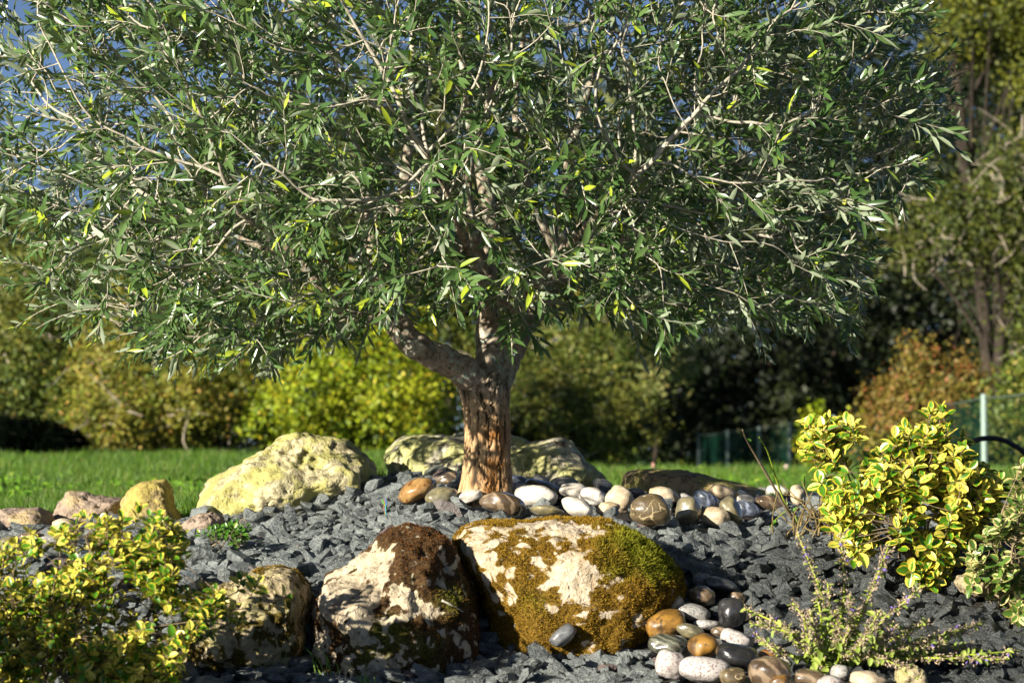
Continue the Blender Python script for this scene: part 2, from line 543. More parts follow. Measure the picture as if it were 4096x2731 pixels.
def boulder(name, label, poly, D, depth, mat, sub=5, amp=.022, seed=1, sq=.75, lean=0.0, pale=None, greens=None, moss_bias=.0, cat='boulder', facet=.5):
    poly = np.array(poly, float)
    c = np.array([(poly[:, 0].min() + poly[:, 0].max()) / 2, (poly[:, 1].min() + poly[:, 1].max()) / 2])
    ang = np.arctan2(-(poly[:, 1] - c[1]), poly[:, 0] - c[0]); r = np.hypot(*(poly - c).T)
    # dense polar outline by walking the polygon edges
    pts = []
    for i in range(len(poly)):
        a, b = poly[i], poly[(i + 1) % len(poly)]
        for t in np.linspace(0, 1, 24, endpoint=False): pts.append(a + (b - a) * t)
    pts = np.array(pts); pa = np.arctan2(-(pts[:, 1] - c[1]), pts[:, 0] - c[0]); pr = np.hypot(*(pts - c).T)
    bins = np.linspace(-np.pi, np.pi, 181); bc = .5 * (bins[1:] + bins[:-1])
    rb = np.full(180, np.nan)
    ib = np.clip(np.digitize(pa, bins) - 1, 0, 179)
    for k in range(180):
        if (ib == k).any(): rb[k] = pr[ib == k].max()
    ok = ~np.isnan(rb); rb = np.interp(bc, bc[ok], rb[ok], period=2 * np.pi)
    V, T = ICO[sub]
    u, w, v = V[:, 0], V[:, 1], V[:, 2]
    th = np.arctan2(v, u); s = np.hypot(u, v)
    rr = np.interp(th, bc, rb, period=2 * np.pi) * D / FPX
    sp = s ** sq; wp = np.sign(w) * np.abs(w) ** sq
    C = at(c[0], c[1], D)
    off = np.stack([rr * np.cos(th) * sp, depth * wp, rr * np.sin(th) * sp], 1)
    off[:, 1] += lean * off[:, 2]
    P = off * 1.0
    nd = off / (np.linalg.norm(off, axis=1)[:, None] + 1e-6)
    # chunky broken facets + rough grain; the outline keeps its traced size
    edge = .35 + .65 * np.abs(wp)
    d = amp * (facet * ridged(P * 6 + seed * 7, 2, seed) * .6 + .8 * fbm(P * 9 + seed, 4, seed + 3) + (.0075 / amp) * fbm(P * 48 + seed, 3, seed + 9, .65)) * edge
    if sub == 6:
        pit = vnoise(P * 70 + 3, seed + 21)
        d -= .006 * np.clip(pit - .35, 0, 1) * 2
    P = P + nd * (d - amp * .35 * edge)[:, None]
    attrs = {}
    world_P = P + C
    if pale is not None:
        qx, qy = proj(world_P)
        mk = .56 + moss_bias + .34 * fbm(world_P * 13 + seed, 3, seed + 40, .6) + .46 * fbm(world_P * 48 + seed, 3, seed + 60, .7)
        for (bx, by, rx, ry, wt) in pale:
            mk -= wt * np.exp(-((qx - bx) / rx) ** 2 - ((qy - by) / ry) ** 2)
        gr = np.zeros(len(P))
        for (bx, by, rx, ry, wt) in (greens or []):
            gr += wt * np.exp(-((qx - bx) / rx) ** 2 - ((qy - by) / ry) ** 2)
        attrs = {'moss': np.clip(mk, 0, 1), 'green': np.clip(gr, 0, 1)}
    base = np.array([C[0], C[1], float(ground(C[0], C[1]))])
    root = thing(name, label, cat, base)
    me = tri_mesh('stone', world_P, T, attrs, True)
    o = link('stone', me, mat, root)
    OCC.append((poly, D)); FOOT.append((C[0], C[1], (poly[:, 0].max() - poly[:, 0].min()) / 2 * D / FPX * .92, depth * .92))
    return root, world_P, T, attrs, C

def moss_tufts(root, P, T, attrs, mat, count, length, seed, thr=.56, name='moss'):
    r = np.random.default_rng(seed)
    A, B, Cc = P[T[:, 0]], P[T[:, 1]], P[T[:, 2]]
    n = np.cross(B - A, Cc - A); ar = np.linalg.norm(n, axis=1) + 1e-12; n = n / ar[:, None]
    m = attrs['moss'][T].mean(1); g = attrs['green'][T].mean(1)
    w = ar * np.clip((m - thr) * 5, 0, 1) * (n[:, 1] < .25)
    k = r.choice(len(T), count, p=w / w.sum())
    u, v = r.random(count), r.random(count)
    f = u + v > 1; u[f], v[f] = 1 - u[f], 1 - v[f]
    p = A[k] + (B - A)[k] * u[:, None] + (Cc - A)[k] * v[:, None]
    d = n[k] * .9 + r.normal(0, .55, (count, 3)) + np.array([0, 0, .15])
    d /= np.linalg.norm(d, axis=1)[:, None]
    L = length * (.5 + r.random(count)) * (.8 + .7 * g[k])
    side = np.cross(d, r.normal(0, 1, (count, 3))); side /= np.linalg.norm(side, axis=1)[:, None]
    wd = .0011 + .0009 * r.random(count)
    base = p - n[k] * .002
    V = np.stack([base - side * wd[:, None], base + side * wd[:, None], base + d * L[:, None]], 1).reshape(-1, 3)
    TT = np.arange(count * 3).reshape(-1, 3)
    me = tri_mesh(name, V, TT, {'lr': np.repeat(r.random(count), 3), 'green': np.repeat(g[k], 3)}, False)
    stuff(link(name, me, mat, root))

def moss_mat(name, a, b):
    g = NT(name)
    n1 = g.noise(g.pos(), 14, 4)
    c = g.mix(g.ramp(g.math('ADD', g.math('MULTIPLY', n1, .6), g.math('MULTIPLY', g.attr('green'), .5)), .33, .75), a, b)
    c = g.mix(g.attr('lr'), g.mix(.65, c, (.01, .008, .002)), c)
    p = g.principled(c, .8, .2)
    t = g.n('ShaderNodeBsdfTranslucent', None, Color=c).outputs[0]
    return g.done(g.shmix(.2, p, t))

M_MOSS = moss_mat('moss_ochre_green', (.34, .20, .014), (.27, .28, .016))
M_MOSS_R = moss_mat('moss_rust', (.17, .065, .012), (.21, .22, .018))

mossy = boulder('boulder', 'large broad boulder thickly covered with ochre and green moss', [
    (1815, 2169), (1839, 2128), (1880, 2105), (2016, 2084), (2207, 2077), (2424, 2081), (2492, 2108), (2550, 2135), (2622, 2183), (2690, 2251),
    (2730, 2298), (2737, 2345), (2690, 2400), (2655, 2450), (2590, 2540), (2500, 2640), (2308, 2680), (2111, 2690), (1990, 2660), (1955, 2448), (1921, 2353), (1853, 2264)],
    5.98, .27, M_LIME, 6, .026, 4, .7, .25,
    pale=[(1890, 2170, 70, 80, .75), (1960, 2250, 45, 110, .5), (2100, 2125, 160, 28, .55), (2290, 2200, 70, 90, .5), (2260, 2300, 70, 80, .6), (2330, 2340, 60, 60, .5), (2450, 2420, 70, 60, .5), (2540, 2480, 50, 35, .6), (2650, 2420, 30, 60, .45), (2300, 2110, 160, 30, .45)],
    greens=[(2560, 2170, 150, 90, 1), (2640, 2270, 80, 70, .9), (2450, 2300, 120, 60, .5), (2150, 2420, 90, 60, .4)], moss_bias=.36)
pitted = boulder('boulder', 'pointed cream boulder with pitted face and rust brown moss on its peak', [
    (1251, 2441), (1268, 2380), (1309, 2312), (1424, 2244), (1486, 2196), (1554, 2128), (1615, 2108), (1690, 2111), (1778, 2169), (1812, 2237),
    (1853, 2298), (1907, 2387), (1921, 2482), (1905, 2590), (1870, 2680), (1760, 2760), (1600, 2790), (1404, 2780), (1290, 2720), (1255, 2600)],
    5.80, .27, M_LIME_B, 6, .038, 9, .78, .45,
    pale=[(1480, 2290, 90, 90, .9), (1340, 2400, 90, 90, .9), (1440, 2440, 60, 120, .6), (1640, 2380, 70, 90, .55), (1420, 2600, 150, 80, .5), (1600, 2640, 90, 90, .4), (1700, 2450, 60, 60, .4)],
    greens=[(1550, 2520, 80, 60, .9), (1800, 2400, 80, 90, .7), (1500, 2640, 90, 60, .8), (1700, 2600, 90, 80, .6)], moss_bias=.24)
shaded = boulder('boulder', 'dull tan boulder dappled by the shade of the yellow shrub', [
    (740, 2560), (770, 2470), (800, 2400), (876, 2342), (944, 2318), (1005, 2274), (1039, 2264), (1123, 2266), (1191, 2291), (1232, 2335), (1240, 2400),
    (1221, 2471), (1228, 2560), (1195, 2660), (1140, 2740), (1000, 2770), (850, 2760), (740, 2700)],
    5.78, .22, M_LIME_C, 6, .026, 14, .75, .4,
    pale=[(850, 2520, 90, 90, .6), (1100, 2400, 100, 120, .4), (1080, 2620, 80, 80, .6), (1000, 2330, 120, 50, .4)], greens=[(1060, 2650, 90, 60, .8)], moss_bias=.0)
moss_tufts(mossy[0], mossy[1], mossy[2], mossy[3], M_MOSS, 95000, .0085, 1, .5)
moss_tufts(pitted[0], pitted[1], pitted[2], pitted[3], M_MOSS_R, 26000, .0065, 2, .6)
moss_tufts(shaded[0], shaded[1], shaded[2], shaded[3], M_MOSS, 9000, .006, 3, .64)

boulder('boulder', 'tall sloping yellowish lichen boulder at the lawn edge, left of the olive trunk', [
    (815, 2060), (830, 1985), (855, 1930), (900, 1900), (990, 1850), (1060, 1790), (1105, 1755), (1180, 1742), (1260, 1735), (1330, 1740), (1400, 1765), (1440, 1795),
    (1480, 1840), (1505, 1890), (1500, 1950), (1400, 2010), (1200, 2080), (950, 2110), (840, 2100)], 7.62, .26, M_LICHEN, 6, .046, 21, .78, .5, facet=1.0)
boulder('boulder', 'long low whitish boulder with green lichen directly behind the olive trunk', [
    (1525, 1830), (1545, 1800), (1600, 1765), (1680, 1740), (1760, 1735), (1800, 1745), (1850, 1738), (1930, 1745), (2040, 1752), (2100, 1780), (2180, 1765), (2240, 1758),
    (2285, 1775), (2320, 1820), (2365, 1870), (2410, 1915), (2390, 1980), (2200, 2020), (1900, 2020), (1640, 2000), (1560, 1930)], 8.0, .24, M_LICHEN_W, 6, .042, 33, .7, .35, facet=1.0)
boulder('boulder', 'flat brown rock with green moss behind the row of pebbles', [
    (2488, 1935), (2495, 1900), (2530, 1882), (2600, 1878), (2720, 1880), (2790, 1895), (2860, 1910), (2930, 1925), (2990, 1945), (3040, 1958), (3050, 2000), (2950, 2040), (2700, 2040), (2510, 2020)],
    7.72, .2, M_BROWNROCK, 5, .02, 5, .72, .2)
boulder('boulder', 'upright yellow stone with a square shoulder on the lawn edge', [
    (478, 2010), (490, 1985), (520, 1945), (560, 1915), (620, 1905), (660, 1906), (685, 1940), (700, 2000), (720, 2050), (738, 2085), (720, 2120), (650, 2170), (560, 2180), (490, 2150)],
    7.45, .13, M_YELLOWROCK, 5, .024, 41, .68, .2)
boulder('boulder', 'purplish brown stone leaning against the upright yellow stone', [
    (222, 2080), (235, 2030), (262, 1985), (275, 1968), (340, 1966), (385, 1982), (440, 1990), (500, 2000), (515, 2060), (500, 2140), (400, 2170), (280, 2160), (225, 2120)],
    7.58, .14, M_PURPLEROCK, 5, .026, 47, .68, .2)
boulder('boulder', 'low dark purplish stone at the end of the edging row beside the lawn', [
    (-60, 2090), (-40, 2045), (20, 2028), (110, 2032), (160, 2030), (195, 2055), (210, 2090), (200, 2140), (120, 2170), (0, 2180), (-60, 2150)],
    7.35, .14, M_PURPLEROCK, 5, .022, 52, .68, .2)
boulder('rock', 'small flat pinkish brown rock in the slate below the sloping boulder', [
    (725, 2105), (760, 2075), (800, 2055), (850, 2050), (890, 2062), (905, 2085), (880, 2120), (800, 2140), (740, 2135)],
    7.05, .09, M_PURPLEROCK, 5, .010, 57, .72, .1, cat='rock')
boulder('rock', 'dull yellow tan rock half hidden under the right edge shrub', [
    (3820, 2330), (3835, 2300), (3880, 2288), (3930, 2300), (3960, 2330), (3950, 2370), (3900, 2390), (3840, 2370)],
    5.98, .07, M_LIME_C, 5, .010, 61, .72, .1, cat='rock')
boulder('rock', 'rough tan rock under the sprawling catmint', [
    (3585, 2731), (3590, 2690), (3615, 2665), (3660, 2660), (3690, 2690), (3700, 2731), (3690, 2760), (3640, 2775), (3600, 2765)],
    5.3, .05, M_LIME_C, 5, .008, 66, .72, .1, cat='rock')

# ------------------------------------------------------------------ pebbles
def pebble_material(name, a, b, sc=14, speck=None, speck_amt=.0, vein=None, rough=.5, stripe=0, spec=.5, wet=0.0, speck_sc=220):
    g = NT(name)
    v0 = g.co('Object'); rnd = g.objrand()
    v = g.n('ShaderNodeVectorMath', {'operation': 'ADD'})
    g.set(v.inputs[0], v0)
    cmb = g.n('ShaderNodeCombineXYZ', None, X=g.math('MULTIPLY', rnd, 9), Y=g.math('MULTIPLY', rnd, 23), Z=rnd).outputs[0]
    g.set(v.inputs[1], cmb); v = v.outputs[0]
    n1 = g.noise(v, sc, 5, .6, .6); n2 = g.noise(v, 120, 4, .6)
    c = g.mix(g.ramp(n1, .35, .66), a, b)
    c = g.mix(.35, c, g.mix(n2, (0, 0, 0), (1, 1, 1)), 'OVERLAY')
    if stripe:
        wv = g.n('ShaderNodeTexWave', {'bands_direction': 'DIAGONAL'}, Vector=v, Scale=stripe, Distortion=5, Detail=4, Detail_Scale=1.6).outputs['Fac']
        c = g.mix(g.math('MULTIPLY', g.ramp(wv, .55, .95), .6), c, tuple(min(1, x * 2.4 + .03) for x in b))
    if speck is not None:
        s = g.ramp(g.noise(v, speck_sc, 2, .5), .60 - speck_amt * .1, .66 - speck_amt * .1)
        c = g.mix(g.math('MULTIPLY', s, .85), c, speck)
    if vein is not None:
        wob = g.n('ShaderNodeTexNoise', None, Vector=v, Scale=16, Detail=4).outputs['Color']
        vv = g.n('ShaderNodeVectorMath', {'operation': 'MULTIPLY_ADD'}); g.set(vv.inputs[0], wob); vv.inputs[1].default_value = (.10, .10, .10); g.set(vv.inputs[2], v)
        vd = g.vor(vv.outputs[0], 24, 'DISTANCE_TO_EDGE')
        nz = g.noise(v, 30, 3)
        c = g.mix(g.math('MULTIPLY', g.ramp(g.math('ADD', vd, g.math('MULTIPLY', g.math('SUBTRACT', nz, .42), .22)), .03, .005), .8), c, vein)
    r = g.math('ADD', g.math('MULTIPLY', n2, .25), rough - .12)
    nr = g.bump(g.math('ADD', n1, g.math('MULTIPLY', n2, .7)), .45 * (1 - wet * .6), .005)
    return g.done(g.principled(c, r, spec, nr, Coat_Weight=wet, Coat_Roughness=.09))

PM = {
    'white': pebble_material('pebble_white', (.52, .46, .38), (.66, .61, .53), 9, (.36, .30, .24), .1, None, .7),
    'granite': pebble_material('pebble_granite', (.31, .28, .26), (.43, .40, .375), 9, (.16, .11, .10), .55, None, .7),
    'tan': pebble_material('pebble_tan', (.36, .27, .16), (.52, .44, .32), 11, (.25, .17, .1), .1, None, .65),
    'grey': pebble_material('pebble_grey', (.20, .19, .17), (.34, .33, .31), 12, (.1, .09, .08), .5, None, .6),
    'darkgrey': pebble_material('pebble_dark_grey', (.05, .052, .055), (.11, .115, .12), 14, None, 0, None, .4, 0, .5, .5),
    'black': pebble_material('pebble_black_wet', (.010, .010, .011), (.03, .029, .028), 14, None, 0, None, .3, 0, .5, .9),
    'brown': pebble_material('pebble_brown_wet', (.05, .032, .018), (.12, .085, .05), 12, None, 0, None, .35, 14, .5, .8),
    'olive': pebble_material('pebble_olive_wet', (.11, .10, .06), (.22, .19, .11), 12, None, 0, (.30, .24, .10), .35, 0, .5, .7),
    'rust': pebble_material('pebble_rust_wet', (.19, .075, .015), (.30, .19, .07), 16, (.1, .03, .01), .2, None, .35, 0, .5, .7, 60),
    'ochre': pebble_material('pebble_ochre', (.08, .042, .014), (.27, .14, .022), 22, (.06, .035, .015), .2, None, .45, 0, .5, .4, 60),
    'veined': pebble_material('pebble_veined', (.075, .055, .028), (.14, .105, .055), 12, None, 0, (.55, .44, .25), .4, 0, .5, .5),
    'striped': pebble_material('pebble_striped_wet', (.035, .038, .028), (.085, .085, .06), 10, None, 0, None, .28, 22, .5, .9),
    'blue': pebble_material('pebble_blue_dark', (.03, .036, .05), (.08, .095, .13), 10, None, 0, None, .4, 16, .5, .5),
}
G1 = 'pebbles laid around the olive trunk'
G2 = 'pebbles running down beside the mossy boulder'
G3 = 'pebbles by the lawn edge stones'
PEB = [
    # px, py, w, h, tilt (deg, positive rises to the right), material, dz offset of depth, label, group
    (1668, 1959, 150, 82, 25, 'rust', 0, 'wet rusty orange pebble left of the olive trunk', G1),
    (1764, 1990, 122, 86, 22, 'olive', -.02, 'wet olive grey pebble between the rusty one and the slim white one', G1),
    (1860, 1988, 138, 47, 15, 'white', -.04, 'slim flat white pebble tilted against the foot of the trunk', G1),
    (2017, 2014, 178, 86, -10, 'brown', -.04, 'large wet dark brown pebble directly in front of the trunk', G1),
    (2145, 1982, 162, 80, -8, 'white', 0, 'big oval white pebble with grey specks right of the trunk', G1),
    (2176, 1958, 150, 62, -22, 'brown', .06, 'purplish brown pebble peeking out behind the big oval white one', G1),
    (2186, 2042, 128, 40, -4, 'olive', -.03, 'low flat grey brown pebble under the big oval white one', G1),
    (2311, 2031, 128, 74, -26, 'white', -.03, 'white and tan pebble below the joined pair of white ones', G1),
    (2262, 1938, 112, 54, -8, 'grey', .08, 'smooth grey olive pebble behind the pair of white ones', G1),
    (2300, 1962, 118, 54, -4, 'white', .02, 'long white pebble touching the round ended white one', G1),
    (2372, 1986, 112, 68, -14, 'white', -.01, 'round ended white pebble on top of the white heap', G1),
    (2166, 1930, 72, 46, -22, 'darkgrey', .14, 'small dark pebble behind the purplish brown one', G1),
    (2082, 1930, 96, 46, -14, 'blue', .10, 'dark bluish pebble hard against the right of the trunk', G1),
    (1790, 1916, 92, 46, 18, 'brown', .12, 'brown pebble in the slate behind the rusty one', G1),
    (1812, 1940, 50, 28, 10, 'grey', .08, 'tiny grey pebble tucked against the left of the trunk', G1),
    (2410, 1938, 72, 44, -12, 'white', .10, 'small white pebble in front of the whitish lichen boulder', G1),
    (2478, 1996, 104, 98, -30, 'tan', 0, 'plump cream pebble standing on end beside the round ended white one', G1),
    (2430, 2034, 92, 52, 4, 'tan', -.03, 'speckled tan pebble below the plump cream one', G1),
    (2602, 2040, 150, 122, -14, 'veined', 0, 'big dark brown pebble laced with cream veins', G1),
    (2654, 1978, 114, 58, -14, 'tan', .05, 'pale tan pebble resting behind the cream veined one', G1),
    (2546, 1972, 78, 36, -10, 'darkgrey', .07, 'dark pebble between the plump cream and cream veined ones', G1),
    (2752, 2044, 96, 110, -12, 'olive', 0, 'knobbly wet tan and blue pebble right of the cream veined one', G1),
    (2735, 1992, 64, 38, -6, 'grey', .06, 'small grey pebble behind the knobbly wet one', G1),
    (2822, 1996, 104, 58, -28, 'blue', .05, 'slanting dark blue pebble with pale streaks', G1),
    (2892, 1972, 116, 58, -18, 'tan', .08, 'mottled brown and tan pebble in front of the flat brown rock', G1),
    (2859, 2066, 110, 78, -12, 'tan', -.02, 'pale greyish tan pebble half sunk in slate', G1),
    (2926, 2048, 74, 116, 24, 'olive', .0, 'arched olive brown pebble standing on edge', G1),
    (2990, 2034, 98, 56, -24, 'blue', .02, 'blue black pebble right of the arched olive brown one', G1),
    (2982, 1998, 72, 38, -8, 'white', .05, 'small white pebble above the blue black one', G1),
    (3034, 1974, 88, 44, 6, 'grey', .08, 'mottled grey and white pebble near the bare twig plant', G1),
    (3107, 1970, 84, 58, -4, 'white', .05, 'bright white pebble behind the bare twig plant', G1),
    (3082, 2010, 110, 52, -14, 'brown', .0, 'dark brown pebble at the foot of the bare twig plant', G1),
    (3191, 1980, 54, 78, 4, 'tan', .03, 'upright grey tan pebble beside the yellow leaved shrub', G1),
    (2972, 1978, 48, 26, 0, 'grey', .12, 'tiny grey pebble behind the small white one', G1),
    (3090, 1954, 60, 26, 2, 'grey', .14, 'flat pale grey pebble behind the bright white one', G1),
    # lower right run
    (2712, 2362, 58, 82, -20, 'brown', 0, 'glossy brown pebble wedged against the mossy boulder', G2),
    (2698, 2412, 82, 62, 34, 'tan', -.03, 'tan pebble with swirling rings against the mossy boulder', G2),
    (2806, 2384, 118, 82, -6, 'brown', 0, 'glossy brown block shaped pebble with vertical streaks', G2),
    (2884, 2334, 132, 50, -14, 'darkgrey', .02, 'long wet dark grey pebble at the top of the run', G2),
    (2806, 2318, 70, 56, -10, 'grey', .05, 'grey pebble tucked behind the long dark grey one', G2),
    (2768, 2446, 148, 66, -10, 'grey', 0, 'long grey granite pebble under the glossy brown block', G2),
    (2926, 2452, 116, 128, -6, 'black', 0, 'upright glossy black pebble', G2),
    (2948, 2388, 70, 44, -8, 'brown', .05, 'small dark pebble behind the upright glossy black one', G2),
    (2652, 2490, 178, 104, 12, 'ochre', 0, 'large ochre and brown blotched pebble beside the mossy boulder', G2),
    (2762, 2524, 118, 58, -20, 'olive', -.02, 'wet olive grey pebble right of the large ochre one', G2),
    (2828, 2498, 108, 42, -4, 'grey', .02, 'flat grey pebble beneath the long granite one', G2),
    (2878, 2526, 78, 44, -6, 'brown', .0, 'small brown pebble in front of the upright black one', G2),
    (2670, 2574, 162, 86, -4, 'striped', -.02, 'wet dark greenish pebble with pale stripes', G2),
    (2815, 2584, 134, 102, 6, 'ochre', -.01, 'round rusty ochre pebble in the middle of the run', G2),
    (2944, 2556, 140, 78, -16, 'granite', 0, 'smooth whitish granite pebble above the flat black one', G2),
    (2947, 2622, 164, 88, -10, 'black', -.02, 'flat glossy black pebble with a chipped face', G2),
    (2683, 2656, 128, 110, -16, 'granite', -.02, 'round pinkish white granite pebble', G2),
    (2818, 2680, 198, 104, -6, 'granite', -.02, 'big oval speckled granite pebble', G2),
    (3073, 2620, 84, 46, -8, 'rust', .02, 'orange brown pebble behind the biggest dark brown one', G2),
    (3078, 2686, 164, 136, -6, 'brown', -.02, 'biggest glossy dark brown pebble beside the catmint', G2),
    (2930, 2708, 104, 76, 0, 'veined', -.03, 'dark pebble with ochre streaks between granite and dark brown ones', G2),
    (3122, 2732, 86, 70, 20, 'ochre', -.05, 'ochre pebble leaning on the biggest dark brown one', G2),
    (3140, 2650, 56, 46, -20, 'grey', .0, 'small grey brown pebble at the catmint stems', G2),
    (3363, 2690, 86, 66, 0, 'grey', 0, 'round grey granite pebble under the catmint', G2),
    (3321, 2730, 104, 60, 0, 'granite', -.03, 'pale grey pebble in front of the round grey granite one', G2),
    (3471, 2720, 144, 80, -4, 'tan', -.02, 'grey brown oval pebble under the catmint stems', G2),
    (3238, 2710, 124, 66, -6, 'brown', -.01, 'wide wet brown pebble at the foot of the catmint', G2),
    (2251, 2544, 112, 70, 36, 'darkgrey', -.08, 'dark egg shaped pebble propped on the foot of the mossy boulder', G2),
    # left
    (264, 2110, 120, 72, -8, 'tan', -.2, 'round wet tan pebble in front of the purplish brown stone', G3),
    (203, 2164, 98, 46, 4, 'grey', -.2, 'pale grey pebble beside the round wet tan one', G3),
    (34, 2176, 92, 66, 12, 'olive', -.3, 'olive brown pebble at the end of the edging row', G3),
    (126, 2150, 112, 44, 2, 'brown', -.15, 'flat brown pebble below the low dark purplish stone', G3),
]

def pebble(px, py, w, h, tilt, mat, dd, label, group, seed):
    D = hit(px, py + h * .42) - .01 + dd
    C = at(px, py, D)
    k = D / FPX
    V, T = ICO[3] if max(w, h) < 60 else (ICO[5] if max(w, h) > 9e9 else ICO4)
    r = np.random.default_rng(seed)
    p = r.uniform(.82, 1.0)
    P = np.sign(V) * np.abs(V) ** p
    P = P / np.max(np.abs(P), axis=0)
    dn = 1 + .13 * vnoise(V * 1.3 + seed * 3.1, seed) + .05 * vnoise(V * 2.9 + seed, seed + 5) + .012 * vnoise(V * 9 + seed, seed + 7)
    P = P * dn[:, None]
    P = P / np.max(np.abs(P), axis=0)
    dep = min(max(w, h) * .46, max(min(w, h) * .8, max(w, h) * .38))
    P = P * np.array([w / 2 * k, dep * k, h / 2 * k])
    me = tri_mesh('pebble', P, T, None, True)
    o = link('pebble', me, PM[mat])
    o.location = C
    o.rotation_euler = (R(r.uniform(-14, 14)), -R(tilt), R(r.uniform(-12, 12)))
    tag(o, label, 'pebble', group)
    t = np.linspace(0, 2 * np.pi, 16, endpoint=False); a = R(tilt)
    ex, ey = w / 2 * np.cos(t), h / 2 * np.sin(t)
    OCC.append((np.stack([px + ex * math.cos(a) + ey * math.sin(a), py - ex * math.sin(a) + ey * math.cos(a)], 1), D))
    FOOT.append((C[0], C[1] - .015, w / 2 * k * 1.0, dep * k * 1.0))

ICO4 = ico(4)
for i, p in enumerate(PEB):
    pebble(p[0], p[1], p[2] * (1.12 if p[8] == G1 else 1.05), p[3] * (1.12 if p[8] == G1 else 1.05), *p[4:], seed=i + 100)

# ------------------------------------------------------------------ slate chips
def slate_mat():
    g = NT('slate')
    v = g.co('Object'); n1 = g.noise(g.pos(), 45, 5, .6); n2 = g.noise(g.pos(), 220, 4, .6)
    rnd = leaf_rand(g)
    wet = g.ramp(g.noise(g.pos(), 2.2, 2), .45, .62)
    c = g.mix(rnd, (.050, .060, .061), (.185, .208, .206))
    st = g.noise(g.n('ShaderNodeMapping', None, Vector=g.pos(), Rotation=(.5, .7, .3), Scale=(1, .25, 1.6)).outputs[0], 130, 4, .6)
    c = g.mix(g.ramp(n1, .42, .70), c, (.235, .255, .245))
    c = g.mix(g.math('MULTIPLY', g.ramp(st, .52, .72), .55), c, (.30, .32, .31))
    c = g.mix(g.math('MULTIPLY', g.ramp(st, .44, .28), .45), c, (.045, .052, .052))
    c = g.mix(g.ramp(n2, .62, .75), c, (.30, .31, .30))
    c = g.mix(g.ramp(rnd, .975, .985), c, (.15, .11, .10))
    c = g.mix(g.math('MULTIPLY', wet, .25), c, (.03, .034, .036))
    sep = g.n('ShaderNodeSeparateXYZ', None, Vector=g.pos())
    damp_shade = g.math('MULTIPLY', g.ramp(g.math('ADD', sep.outputs[0], g.math('MULTIPLY', g.math('SUBTRACT', g.noise(g.pos(), 5, 2), .5), .5)), .22, .75), g.ramp(sep.outputs[1], 6.75, 6.2))
    c = g.mix(g.math('MULTIPLY', damp_shade, .72), c, (.016, .018, .019))  # right front slate: damp tone, with shade painted into the colour as well
    wet = g.math('MAXIMUM', wet, damp_shade)
    r = g.math('ADD', g.math('MULTIPLY', n1, .3), g.math('SUBTRACT', .28, g.math('MULTIPLY', wet, .14)))
    return g.done(g.principled(c, r, .5, g.bump(g.math('ADD', g.math('ADD', n1, st), g.math('MULTIPLY', n2, .5)), 1.0, .010)))
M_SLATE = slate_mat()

def chip_template(seed):
    r = np.random.default_rng(seed)
    bm = bmesh.new()
    for k in range(20):
        d = r.normal(0, 1, 3); d /= np.linalg.norm(d)
        p = np.sign(d) * np.abs(d) ** .6 * np.array([.54, .36, .21]) * r.uniform(.72, 1.06)
        p[0] += .35 * p[2] * r.uniform(-1, 1)
        bm.verts.new(p)
    res = bmesh.ops.convex_hull(bm, input=bm.verts)
    junk = list({e for e in list(res['geom_interior']) + list(res['geom_unused']) if isinstance(e, bmesh.types.BMVert)})
    bmesh.ops.delete(bm, geom=junk, context='VERTS')
    bmesh.ops.triangulate(bm, faces=bm.faces)
    bm.verts.index_update()
    V = np.array([v.co[:] for v in bm.verts]); T = np.array([[v.index for v in f.verts] for f in bm.faces])
    bm.free()
    return V, T
CHIPS = [chip_template(s) for s in range(24)]

def chip_place(px, py, y):
    if y < 5.95:
        if px < 1250: return 'below the dappled tan boulder'
        if px < 1950: return 'at the foot of the pitted cream boulder'
        if px < 2640: return 'in front of the mossy boulder'
        if px < 3150: return 'beside the run of wet pebbles'
        return 'around the catmint'
    if px < 800: return 'behind the sprawling yellow edged shrub'
    if px < 1300: return 'above the dappled tan boulder'
    if px < 1820: return 'between the pitted boulder and the sloping lichen boulder'
    if px < 2450: return 'between the olive trunk and the mossy boulder'
    if px < 3100: return 'below the row of pebbles right of the mossy boulder'
    return 'in front of the rounded bright yellow shrub'

